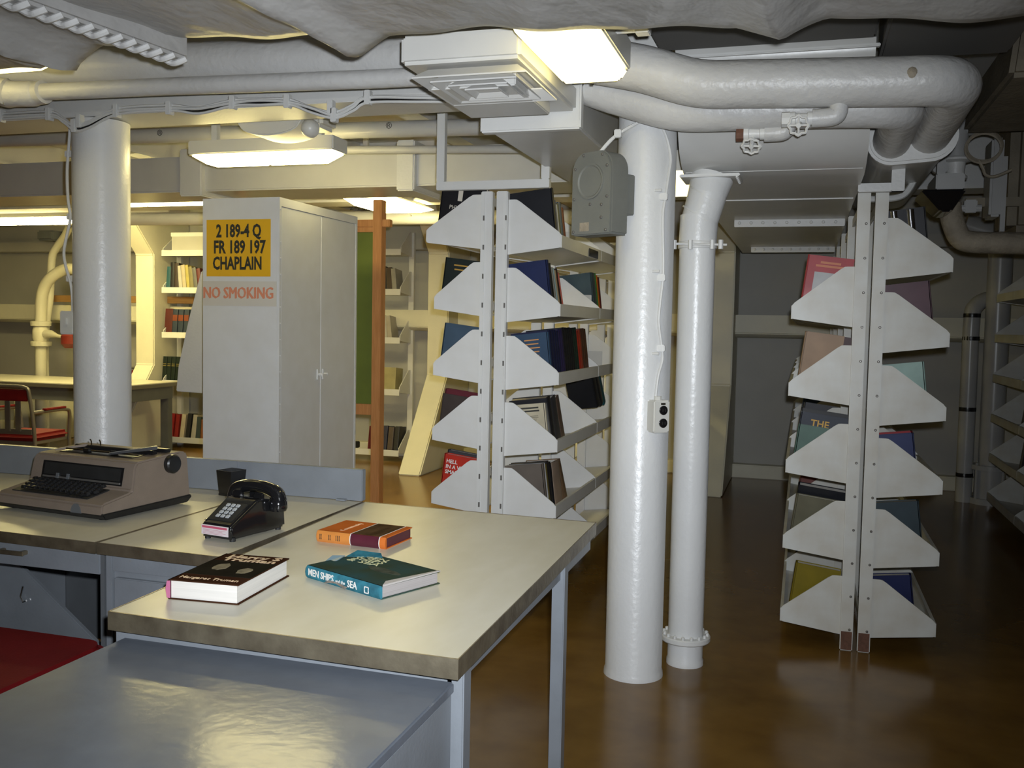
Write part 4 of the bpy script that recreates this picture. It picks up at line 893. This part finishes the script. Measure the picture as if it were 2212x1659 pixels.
# red chair at the kneehole
r = thing('desk_chair', 'red vinyl desk chair pushed into the kneehole beside the grey cabinet', 'chair', (-2.28, 2.12, 0))
prof = []
for cx_, cy_, a0 in ((.20, .20, 0), (-.20, .20, 90), (-.20, -.20, 180), (.20, -.20, 270)):
    for k in range(6): a = math.radians(a0+18*k); prof.append((cx_+.085*math.cos(a), cy_+.085*math.sin(a)))
MB().prism(prof, 'z', .41, .475).build('seat', 'red', r, bevel=.022, seg=3)
MB().prism([(x*.95, y*.95) for x, y in prof], 'z', .39, .41).build('seat_pan', 'chairmetal', r)
for sx in (-1, 1):
    for sy in (-1, 1): MB().tube([(sx*.20, sy*.20, .39), (sx*.24, sy*.24, 0)], [.016, .013], 10).build('leg', 'chairmetal', r)
    MB().tube(bez([(sx*.22, -.24, .40), (sx*.22, -.29, .6), (sx*.20, -.31, .86)], 5), .014, 10).build('back_post', 'chairmetal', r)
MB().box((-.23, -.325, .62), (.23, -.28, .86)).build('backrest', 'red', r, bevel=.02, seg=3)

# ------------------------------------------------------------------ typewriter
TO = pz(222, 1118, .77); ang = math.radians(-7)
r = thing('typewriter', 'taupe electric typewriter with black keys on the grey kneehole desk', 'typewriter', (TO.x, TO.y, DZ), ang)
# local x: to the left is negative, y: back
TW, TD = .545, .434
def sec(y, zb, zt): return (y, zb, zt)
prof = [(.0, .020), (.0, .058), (.010, .066), (.125, .086), (.140, .092), (.158, .176), (.172, .193), (.385, .209), (.418, .205), (.428, .192), (TD, .046), (TD, .030)]
def side_in(y, z): # sides lean in with height
    return .004 + .10*max(0, z-.07)*(.55) + (.0 if y > .15 else 0)
mb = MB(); n = len(prof); vs = []
for y, z in prof: vs.append((-side_in(y, z), y, z))
for y, z in prof: vs.append((-TW+side_in(y, z), y, z))
fs = [tuple(range(n)), tuple(range(2*n-1, n-1, -1))] + [(i, (i+1) % n, n+(i+1) % n, n+i) for i in range(n)]
mb.add(vs, fs); body = mb.build('housing', 'typer', r, bevel=.008, smooth=40)
MB().prism([(.012, .008), (.0, .024), (.0, .030), (TD, .036), (TD+.002, .026), (TD-.02, .008)], 'x', .002, -TW-.002).build('base_pan', 'black', r, bevel=.004)
for x in (-.05, -TW+.05):
    for y in (.05, TD-.05): MB().lathe([(.016, 0), (.016, .010)], (x, y, 0), 'z', 12).build('foot', 'matte', r)
# carrier window: recessed dark slot in the sloping face
wy0, wz0, wy1, wz1 = .1405, .094, .158, .176
sl = V((0, wy1-wy0, wz1-wz0)).normalized(); nn = V((0, -sl.z, sl.y))
def onslope(x, t, off=0): return V((x, wy0, wz0)) + sl*t + nn*off
ln = V((0, wy1-wy0, wz1-wz0)).length
fx0, fx1 = -.06, -TW+.07
def panel(x0, x1, t0, t1, off0, off1):
    return [onslope(x0, t0, off0), onslope(x1, t0, off0), onslope(x1, t1, off0), onslope(x0, t1, off0)], [onslope(x0, t0, off1), onslope(x1, t0, off1), onslope(x1, t1, off1), onslope(x0, t1, off1)]
win = MB().hexa(*panel(fx0, fx1, .010, ln-.006, -.006, .0015)).build('carrier_window', 'black', r)
MB().hexa(*panel(fx0-.012, fx1+.012, .026, ln-.012, .0, .0026)).build('window_glass', 'matte', win)
MB().hexa(*panel(fx0-.01, fx1+.01, .015, .022, .001, .005)).build('paper_scale', 'chairmetal', win)
for x in (-TW*.72, -TW*.62): MB().hexa(*panel(x, x+.012, .014, .034, .001, .007)).build('scale_pointer', 'greydark', win)
# keyboard
kb = MB().prism([(.028, .070), (.028, .0735), (.128, .091), (.134, .085)], 'x', -.105, -TW+.055).build('keyboard', 'matte', r)
km = MB().hexa([(-.0085, -.0085, 0), (.0085, -.0085, 0), (.0085, .0085, 0), (-.0085, .0085, 0)], [(-.006, -.006, .012), (.006, -.006, .012), (.006, .006, .012), (-.006, .006, .012)]).mesh('key', 'black', bevel=.0015)
for j in range(4):
    nk = 14 - (j == 0)*1
    for k in range(nk):
        x = -TW+.075 + .0268*k + (3-j)*.006; y = .050+.0215*j
        inst('key', km, kb, (x, y, .071+.017*y/.1+.003*j), (math.radians(9), 0, 0), (1.3, 1.05, 1))
MB().box((-TW+.12, .026, .074), (-.20, .038, .084)).build('space_bar', 'black', kb, bevel=.003)
MB().box((-.165, .024, .074), (-.135, .046, .084)).build('wide_key', 'black', kb, bevel=.003)
# top carriage opening, bail and knob
op = MB().prism([(.215, .190), (.215, .1985), (.355, .2085), (.355, .200)], 'x', -.085, -TW+.085).build('carriage_opening', 'black', r)
MB().tube([(-.06, .305, .206), (-TW+.075, .305, .206)], .012, 14).build('platen', 'black', op)
MB().cyl((-.075, .240, .207), (-TW+.09, .240, .207), .0035, 8).build('bail_rod', 'chrome', op)
for x in (-.20, -.34): MB().cyl((x-.014, .240, .207), (x+.014, .240, .207), .009, 10).build('bail_roller', 'black', op)
MB().hexa([(-.20, .212, .204), (-.185, .200, .204), (-.05, .31, .222), (-.065, .322, .222)], [(-.20, .212, .211), (-.185, .200, .211), (-.05, .31, .236), (-.065, .322, .236)]).build('bail_arm', 'black', op, bevel=.002)
MB().hexa([(-TW+.06, .212, .2), (-TW+.07, .205, .2), (-TW+.14, .30, .212), (-TW+.125, .31, .212)], [(-TW+.06, .212, .205), (-TW+.07, .205, .205), (-TW+.14, .30, .222), (-TW+.125, .31, .222)]).build('bail_arm', 'typer', op, bevel=.002)
MB().box((-.14, .335, .208), (-.03, .36, .222)).build('margin_rack', 'black', op, bevel=.003)
for x in (-TW+.10, -TW+.15): MB().tube([(x, .355, .206), (x+.004, .35, .226), (x+.010, .34, .233)], .003, 6).build('paper_release', 'chrome', op)
MB().lathe([(.030, 0), (.036, .004), (.036, .022), (.031, .028), (.012, .029)], (-.014, .335, .168), 'x', 28).build('platen_knob', 'black', r)
hd = [(-.13+.026*math.cos(math.pi*k/12), .024+.034*math.sin(math.pi*k/12)) for k in range(13)]
MB().prism(hd, 'y', -.0012, .002).build('badge', 'greydark', r)

# ------------------------------------------------------------------ telephone
PO = pz(499, 1170, .755); PB = pz(615, 1138, .755); PF = pz(432, 1160, .755)
ang = math.atan2((PO-PF).y, (PO-PF).x)
r = thing('telephone', 'black push-button desk telephone with a pink printed sticker', 'telephone', ((PO.x+PF.x)/2, (PO.y+PF.y)/2, DZ), ang)
hw0, hw1, D = .068, .078, .235
# body: wedge that rises to the cradle
secs = [(0, hw0, .010, .052), (.010, hw0+.001, .008, .058), (.06, hw0+.003, .008, .086), (.118, hw0+.005, .008, .118), (.135, hw0+.006, .008, .124), (.16, hw1, .008, .120), (.235, hw1, .008, .104), (.262, hw1, .010, .085)]
mb = MB(); vs = []
for y, w_, zb, zt in secs: vs += [(-w_, y, zb), (w_, y, zb), (w_*.93, y, zt), (-w_*.93, y, zt)]
fs = [(0, 1, 2, 3), tuple(4*(len(secs)-1)+k for k in (3, 2, 1, 0))]
for i in range(len(secs)-1):
    for k in range(4): fs.append((4*i+k, 4*i+(k+1) % 4, 4*i+4+(k+1) % 4, 4*i+4+k))
mb.add(vs, fs); mb.build('body', 'gloss', r, bevel=.009, seg=3, smooth=50)
s0, s1 = V((0, .012, .0600)), V((0, .116, .1175)); sl = (s1-s0).normalized(); nn = V((0, -sl.z, sl.y))
def pp_(x, t, o): return V((x, 0, 0)) + s0 + sl*t + nn*o
fp = MB().hexa([pp_(-.052, .006, -.002), pp_(.052, .006, -.002), pp_(.052, .1, -.002), pp_(-.052, .1, -.002)], [pp_(-.052, .006, .002), pp_(.052, .006, .002), pp_(.052, .1, .002), pp_(-.052, .1, .002)]).build('face_plate', 'matte', r, bevel=.0015)
for i in range(4):
    for j in range(3):
        x = -.021+.021*j; t = .028+.0185*i
        kk = MB().hexa([pp_(x-.0065, t-.0065, .002), pp_(x+.0065, t-.0065, .002), pp_(x+.0065, t+.0065, .002), pp_(x-.0065, t+.0065, .002)], [pp_(x-.0055, t-.0055, .006), pp_(x+.0055, t-.0055, .006), pp_(x+.0055, t+.0055, .006), pp_(x-.0055, t+.0055, .006)]).build('push_button', 'keyw', fp)
MB().lathe([(.005, 0), (.005, .003), (.002, .004)], (-.056, .016, .062), 'z', 10).build('screw', 'chrome', r)
# cradle horns
for sx in (-1, 1):
    MB().box((sx*.045-.022, .150, .108), (sx*.045+.022, .166, .140)).build('cradle_horn', 'gloss', r, bevel=.006)
    MB().box((sx*.045-.020, .232, .095), (sx*.045+.020, .248, .130)).build('cradle_horn', 'gloss', r, bevel=.006)
# handset: crossways over the cradle
hs = MB(); prof_ = bez([(-.100, .200, .108), (-.088, .200, .134), (-.045, .200, .149), (.0, .200, .153), (.045, .200, .149), (.088, .200, .134), (.100, .200, .108)], 5)
rr_ = [.021+.005*abs(2*k/(len(prof_)-1)-1) for k in range(len(prof_))]
hs.tube(prof_, rr_, 14)
hs_o = hs.build('handset', 'gloss', r, smooth=60)
for sx in (-1, 1):
    MB().lathe([(.027, 0), (.031, .010), (.030, .032), (.022, .046)], (sx*.094, .200, .076), 'z', 22).build('ear_cap', 'gloss', hs_o, smooth=60)
for x, y in ((-.05, .02), (.055, .02), (-.06, .24), (.06, .24)): MB().lathe([(.010, .0), (.010, .012)], (x, y, 0), 'z', 10).build('foot', 'matte', r)
st = part_label(MB().box((-.058, -.0022, .018), (.055, .001, .050)).build('sticker', mat('sticker', (.74, .66, .68), .4), r), 'white sticker with a pink heading band')
MB().box((-.054, -.0030, .040), (.051, -.0020, .047)).build('heading_band', mat('pinkink', (.55, .10, .17), .5), st)
mb = MB()
for k in range(4): mb.box((-.050, -.0028, .034-.0042*k), (.046-.014*(k % 2), -.0020, .0352-.0042*k))
mb.build('small_print', mat('pinkink2', (.58, .30, .36), .5), st)
# coiled cord at the back
mb = MB(); hp = []
for k in range(200):
    t = k/199; a = t*2*math.pi*22
    c = V((-.105 - .02*math.sin(math.pi*t), .20 + .06*t, .085 - .068*min(1, t*2.2) + .0))
    hp.append(c + V((.007*math.cos(a), 0, .007*math.sin(a))))
mb.tube(hp, .0022, 5).build('coiled_cord', 'black', r)
# pencil cup
A, B = pz(465, 1070, DZ), pz(502, 1075, DZ)
r = thing('pencil_cup', 'black square open-topped pencil cup behind the telephone', 'cup', (-2.24, 3.385, DZ), math.radians(-14))
def cup(h0, h1, z0, z1): return [(-h0, -h0, z0), (h0, -h0, z0), (h0, h0, z0), (-h0, h0, z0)], [(-h1, -h1, z1), (h1, -h1, z1), (h1, h1, z1), (-h1, h1, z1)]
b, t = cup(.034, .042, 0, .105); bi, ti = cup(.031, .039, .006, .105)
mb = MB(); mb.add(b+t+ti+bi, [(3, 2, 1, 0)] + [(i, (i+1) % 4, 4+(i+1) % 4, 4+i) for i in range(4)] + [(4+i, 4+(i+1) % 4, 8+(i+1) % 4, 8+i) for i in range(4)] + [(8+i, 8+(i+1) % 4, 12+(i+1) % 4, 12+i) for i in range(4)] + [(12, 13, 14, 15)])
mb.build('cup_wall', 'black', r)
MB().box((-.036, -.036, .0), (.036, .036, .008)).build('base', 'black', r)

# ------------------------------------------------------------------ books on the work table
def flat_book(label, o, ang, L_, Wd, T, cov, pg, spine_front=True, edge=None, lift=.0):
    """lies on its back; local x along the spine-parallel direction from the near-left corner, y away"""
    r = thing('table_book', label, 'book', o, ang)
    return r
# thick biography: spine on the left, tail edge to the front
o = (pz(364.6, 1294, DZ)); a = math.radians(4.5)
r = thing('table_book', 'thick brown-jacketed biography lying closed with white page edges', 'book', (o.x, o.y, DZ), a)
Wd, L_, T = .196, .290, .052
br_ = mat('jacketbrown', (.06, .026, .014), .45, var=.3, vscale=9, spec=0); dk = mat('jacketdark', (.028, .024, .016), .45, var=.3, vscale=14, spec=0)
mb = MB().box((0, 0, 0), (Wd, L_, .003)).box((0, 0, T-.003), (Wd, L_, T))
sp = []
for k in range(9): t = -math.pi/2+math.pi*k/8; sp.append((-.008*math.cos(t), T/2+T/2*math.sin(t)))
mb.prism(sp + [(.004, T), (.004, 0)], 'y', 0, L_)
cv = mb.build('cover', br_, r)
MB().box((.004, .005, .003), (Wd-.006, L_-.005, T-.003)).build('pages', 'paper', r)
MB().prism([(-.005, .004), (-.009, T/2), (-.005, T-.004), (.004, T-.003), (.004, .003)], 'y', -.001, .003).build('headband', mat('pinkcloth', (.55, .16, .30), .6), r)
MB().box((.002, .065, T), (Wd-.001, .215, T+.0005)).build('cover_photo', dk, cv)
def blob(x, y, sx_, sy_, m, par, z, seed):
    rnd = random.Random(seed); n = 14
    pts = [(x+sx_*math.cos(2*math.pi*k/n)*(.8+.3*rnd.random()), y+sy_*math.sin(2*math.pi*k/n)*(.8+.3*rnd.random())) for k in range(n)]
    return MB().prism(pts, 'z', z, z+.0004).build('cover_figure', m, par)
fig = mat('photofig', (.36, .31, .20), .5, spec=0, var=.5, vscale=40)
blob(.065, .150, .022, .036, fig, cv, T+.0005, 3); blob(.145, .125, .020, .030, fig, cv, T+.0005, 5)
tx = mat('titlecream', (.58, .40, .27), .4)
text('cover_title', 'Harry S\nTruman', .042, tx, cv, (.105, .246, T+.0007), (1, 0, 0), (0, 1, 0), bold=.0012, lines=.78, fit=.160)
text('cover_author', 'Margaret Truman', .028, tx, cv, (.098, .030, T+.0007), (1, 0, 0), (0, 1, 0), fit=.165)
# teal sea book: spine towards the grey cabinet
o = pz(664, 1247.6, DZ); a = math.radians(-23.5)
r = thing('table_book', 'teal picture book about ships with a torn dust jacket and white spine lettering', 'book', (o.x, o.y, DZ), a)
L_, Wd, T = .312, .215, .036
tj = mat('jacketteal', (.04, .085, .085), .3, var=.6, vscale=9, col2=(.05, .06, .03), spec=0, detail=6)
ts = mat('spineteal', (.05, .23, .30), .3, var=.55, vscale=26, col2=(.03, .11, .15), spec=0, detail=6)
cv = MB().box((0, 0, 0), (L_, Wd, .003)).box((0, 0, T-.003), (L_, Wd, T)).build('cover', tj, r)
MB().prism([(0, 0), (-.006, T*.2), (-.008, T*.5), (-.006, T*.8), (0, T), (.003, T), (.003, 0)], 'x', 0, L_).build('spine', ts, r)
MB().box((.005, .003, .003), (L_-.005, Wd-.005, T-.003)).build('pages', mat('pagesgrey', (.40, .37, .36), .7, var=.25, vscale=3, stretch=(1, 1, 120)), r)
text('spine_title', 'MEN SHIPS', .027, 'cardwhite', r, (.070, -.0085, T*.56), (1, 0, 0), (0, 0, 1), fit=.110, bold=.0005)
text('spine_title', 'and the', .014, 'cardwhite', r, (.154, -.0085, T*.50), (1, 0, 0), (0, 0, 1), fit=.040)
text('spine_title', 'SEA', .027, 'cardwhite', r, (.203, -.0085, T*.54), (1, 0, 0), (0, 0, 1), fit=.040, bold=.0005)
mb = MB()
for lo, hi in (((.252, -.0085, .008), (.270, -.007, .0105)), ((.252, -.0085, .024), (.270, -.007, .0265)), ((.252, -.0085, .008), (.2545, -.007, .0265)), ((.2675, -.0085, .008), (.270, -.007, .0265))): mb.box(lo, hi)
mb.build('spine_emblem', 'cardwhite', r)
tr = []
for p in ((0, 0), (.05, .012), (.09, -.002), (.10, .01), (.06, .02), (.02, .018)): tr.append((.085+p[0], T*.1+p[1]*.6))
MB().prism(tr, 'y', -.0092, -.0085).build('torn_patch', mat('tornpaper', (.30, .26, .22), .7, var=.6, vscale=60), r)
gt = mat('titlepale', (.40, .43, .27), .4)
text('cover_title', 'MEN\nSHIPS\n& SEA', .036, gt, cv, (.085, .155, T+.0006), (1, .12, 0), (-.12, 1, 0), lines=.7, fit=.12)
blob(.20, .11, .07, .018, mat('seafoam', (.10, .11, .08), .5, spec=0, var=.5, vscale=30), cv, T+.0001, 9)
fp_ = MB()
fp_.add([(.0, .14, T+.001), (.085, .205, T+.001), (.060, .222, T+.006), (-.006, .188, T+.010), (.0, .14, T-.002), (.085, .205, T-.002), (.059, .224, T+.003), (-.008, .188, T+.007)], [(0, 1, 2, 3), (7, 6, 5, 4), (0, 4, 5, 1), (1, 5, 6, 2), (2, 6, 7, 3), (3, 7, 4, 0)])
fp_.build('torn_flap', ts, cv)
fp_ = MB(); fp_.add([(-.004, .06, T-.004), (.022, .085, T+.001), (.012, .125, T+.008), (-.014, .10, T+.008), (-.004, .06, T-.006), (.022, .085, T-.001), (.010, .127, T+.005), (-.016, .10, T+.005)], [(0, 1, 2, 3), (7, 6, 5, 4), (0, 4, 5, 1), (1, 5, 6, 2), (2, 6, 7, 3), (3, 7, 4, 0)])
fp_.build('torn_flap', mat('flapblue', (.16, .26, .33), .4), cv)
gl = mat('endpaper', (.45, .42, .40), .6)
MB().hexa([(L_-.022, .03, T), (L_+.002, .002, T-.002), (L_+.003, Wd, T), (L_-.008, Wd, T)], [(L_-.020, .032, T+.004), (L_-.002, .006, T+.002), (L_+.001, Wd, T+.002), (L_-.007, Wd, T+.0015)]).build('curled_jacket_edge', gl, cv)
# orange book
o = pz(686, 1169.5, DZ); a = math.radians(-4.5)
r = thing('table_book', 'orange and maroon hardback with a spine panel lying beyond the other books', 'book', (o.x, o.y, DZ), a)
L_, Wd, T = .256, .178, .038
og = mat('jacketorange', (.62, .165, .035), .32, var=.12, vscale=12, spec=0); so = mat('spineorange', (.66, .25, .055), .35, var=.12, vscale=20); mr = mat('maroon', (.10, .016, .03), .4, var=.2, vscale=20)
cv = MB().box((0, 0, 0), (L_, Wd, .003)).box((0, 0, T-.003), (L_, Wd, T)).build('cover', og, r)
prf = [(0, 0), (-.006, T*.2), (-.008, T*.5), (-.006, T*.8), (0, T), (.003, T), (.003, 0)]
MB().prism(prf, 'x', 0, .125).build('spine', so, r); MB().prism(prf, 'x', .128, .232).build('spine_panel', mr, r)
MB().prism([(y*1.02, z) for y, z in prf], 'x', .125, .128).build('spine_line', 'cardwhite', r); MB().prism([(y*1.02, z) for y, z in prf], 'x', .232, .235).build('spine_line', 'cardwhite', r)
MB().prism(prf, 'x', .235, L_).build('spine_end', og, r)
MB().box((.005, .003, .003), (L_-.004, Wd-.005, T-.003)).build('pages', mr, r)
MB().box((.128, .004, T), (.232, Wd-.004, T+.0005)).build('cover_photo', mat('coverphoto', (.13, .08, .04), .5, spec=0, var=.5, vscale=30, stretch=(1, .3, 1)), cv)
MB().box((.124, .0, T), (.128, Wd, T+.0006)).box((.232, .0, T), (.2345, Wd, T+.0006)).build('cover_line', 'cardwhite', cv)
text('cover_title', 'Community', .026, mat('titlepeach', (.72, .42, .24), .4), cv, (.075, .088, T+.0006), (0, 1, 0), (-1, 0, 0), fit=.13)
mb = MB()
for x in (.013, .018, .047, .052, .074, .080, .086): mb.box((x, -.0085, T*.28), (x+.0018, -.0070, T*.74))
mb.build('spine_print', 'ink', r)

# ------------------------------------------------------------------ dark machinery corner
r = thing('tall_pipe', 'tall grey vertical pipe with banded foot flange in the dark corner', 'pipe', (1.60, 9.1, 0))
MB().tube([(1.60, 9.1, 0), (1.60, 9.1, 2.16), (1.58, 9.1, 2.28), (1.50, 9.1, 2.36), (1.3, 9.1, 2.42)], .10, 20).build('pipe_run', 'pipegrey', r, w=True)
MB().lathe([(.125, .30), (.16, .30), (.16, .34), (.125, .34), (.125, .05), (.16, .05), (.16, 0), (.12, 0)], (1.60, 9.1, 0), 'z', 24).build('foot_flange', 'pipegrey', r, w=True)
for k in range(4): t = k*math.pi/2+.6; MB().cyl((1.60+.145*math.cos(t), 9.1+.145*math.sin(t), .0), (1.60+.145*math.cos(t), 9.1+.145*math.sin(t), .36), .012, 8).build('stay_bolt', 'pipegrey', r, w=True)
r = thing('banded_pipe', 'narrower grey pipe with dark bands and hooked top beside the tall pipe', 'pipe', (1.40, 9.1, 0))
MB().tube(bez([(1.40, 9.12, 0), (1.40, 9.12, 1.0), (1.40, 9.12, 1.60), (1.43, 9.14, 1.72), (1.52, 9.2, 1.78), (1.64, 9.26, 1.78)], 6), .068, 16).build('pipe_run', 'pipegrey', r, w=True)
for z in (.22, .80, 1.42, 1.62): MB().lathe([(.070, z), (.0705, z+.005), (.0705, z+.03), (.070, z+.035)], (1.40, 9.12, 0), 'z', 18).build('band', 'black', r, w=True)
R5 = 5.6
def q5(x, y, Y=R5): return py(x, y, Y)
r = thing('tan_lagged_pipe', 'bent pipe in tan cloth lagging below the dark corner valves', 'pipe', q5(2060, 540))
MB().tube(bez([q5(2052, 440), q5(2054, 462), q5(2064, 495), q5(2076, 515), q5(2100, 523), q5(2160, 525), q5(2260, 527)], 6), .058, 16).build('pipe_run', 'tanlag', r, smooth=60, w=True)
MB().cyl(q5(2063, 450), q5(2120, 450), .02, 10).build('valve_stub', 'pipegrey', r, w=True)
MB().box(tuple(q5(2090, 460)-V((.02, .02, 0))), tuple(q5(2102, 432)+V((.02, .02, 0)))).build('valve_block', 'pipegrey', r, bevel=.006, w=True)
A, B = q5(2132, 470, 5.75), q5(2168, 300, 5.75)
r = thing('cable_trunking', 'upright grey trunking box in the dark corner by the coiled cable', 'trunking', ((A.x+B.x)/2, 5.8, A.z))
MB().box((A.x, 5.7, A.z), (B.x, 5.9, B.z)).build('box', 'pipegrey', r, bevel=.012, w=True)
MB().box((B.x-.005, 5.71, A.z-.08), (B.x+.02, 5.74, B.z-.1)).build('flange', 'pipegrey', r, w=True)
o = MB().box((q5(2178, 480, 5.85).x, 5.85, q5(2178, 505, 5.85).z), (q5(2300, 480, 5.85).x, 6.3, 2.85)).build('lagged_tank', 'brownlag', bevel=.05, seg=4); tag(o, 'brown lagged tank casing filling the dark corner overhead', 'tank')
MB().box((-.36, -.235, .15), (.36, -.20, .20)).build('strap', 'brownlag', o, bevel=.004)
r = thing('sea_valve', 'white valve body and bonnet hanging from a bent pipe in the dark corner', 'valve', q5(2062, 380))
MB().tube(bez([q5(2150, 262), q5(2110, 270), q5(2075, 280), q5(2068, 305), q5(2066, 340)], 5), [.05]*10+[.055]*5+[.052]*6, 16).build('pipe_run', 'pipegrey', r, smooth=60, w=True)
a_ = q5(2064, 365); MB().lathe([(.075, .06), (.085, .05), (.085, .04), (.05, .03), (.045, -.03), (.06, -.04), (.06, -.055)], tuple(a_), 'z', 18).build('bonnet', 'white', r, w=True)
MB().cyl(a_+V((0, 0, -.055)), q5(2063, 432), .010, 8).build('stem', 'white', r, w=True)
a_ = q5(2032, 355); MB().lathe([(.05, -.03), (.055, -.025), (.055, .02), (.04, .03)], tuple(a_), 'y', 18).build('side_flange', 'pipegrey', r, w=True)
r = thing('coiled_cable', 'loop of grey cable hung up beside the trunking box', 'cable', q5(2124, 350, 5.5))
mb = MB(); cc = q5(2124, 320, 5.5); hp = []
for k in range(90):
    t = 2*math.pi*k/30; hp.append(cc + V((.085*math.cos(t)+.004*(k//30), .01*(k//30), .075*math.sin(t)+.006*(k//30))))
mb.tube(hp, .008, 6)
mb.tube(bez([q5(2115, 347, 5.5), q5(2124, 365, 5.5), q5(2130, 378, 5.5), q5(2150, 381, 5.5), q5(2185, 367, 5.5)], 5), .008, 6)
mb.build('loop', 'tanlag', r, w=True)
A, B = q5(1990, 462, 5.2), q5(2078, 384, 5.2)
r = thing('unlit_lamp', 'unlit dark-lensed light fixture hanging above the scuffed bookcase', 'light', ((A.x+B.x)/2, 5.2, A.z))
MB().box((A.x+.05, 5.1, B.z-.07), (B.x, 5.42, B.z+.01)).build('housing', 'pipegrey', r, bevel=.006, w=True)
MB().hexa([(A.x+.08, 5.12, A.z), (B.x-.05, 5.12, A.z), (B.x-.05, 5.4, A.z), (A.x+.08, 5.4, A.z)], [(A.x-.02, 5.08, B.z-.07), (B.x+.01, 5.08, B.z-.07), (B.x+.01, 5.43, B.z-.07), (A.x-.02, 5.43, B.z-.07)]).build('dark_lens', 'gloss', r, bevel=.01, w=True)
MB().box(((A.x+B.x)/2-.02, 5.25, B.z+.01), ((A.x+B.x)/2+.02, 5.29, CEIL)).build('hanger', 'pipegrey', r, w=True)
r = thing('wire_conduit', 'curved white conduit passing under the double pipe casing', 'cable', q5(1940, 430, 5.0))
MB().tube(bez([q5(1860, 430, 5.0), q5(1920, 429, 5.0), q5(1950, 422, 5.0), q5(1966, 405, 5.0), q5(1974, 390, 5.0), q5(1990, 370, 5.0)], 5), .016, 8).build('conduit', 'white', r, w=True)
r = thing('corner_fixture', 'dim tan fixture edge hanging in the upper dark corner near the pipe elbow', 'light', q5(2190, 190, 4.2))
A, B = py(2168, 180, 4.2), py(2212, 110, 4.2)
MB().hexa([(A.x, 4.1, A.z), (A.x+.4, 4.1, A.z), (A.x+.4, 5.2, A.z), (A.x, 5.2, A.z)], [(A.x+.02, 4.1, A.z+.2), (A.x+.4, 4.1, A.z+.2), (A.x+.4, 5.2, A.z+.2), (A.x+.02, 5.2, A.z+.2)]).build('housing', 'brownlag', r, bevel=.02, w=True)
MB().cyl((A.x+.2, 4.5, A.z+.2), (A.x+.2, 4.5, CEIL), .02, 8).build('hanger', 'white', r, w=True)
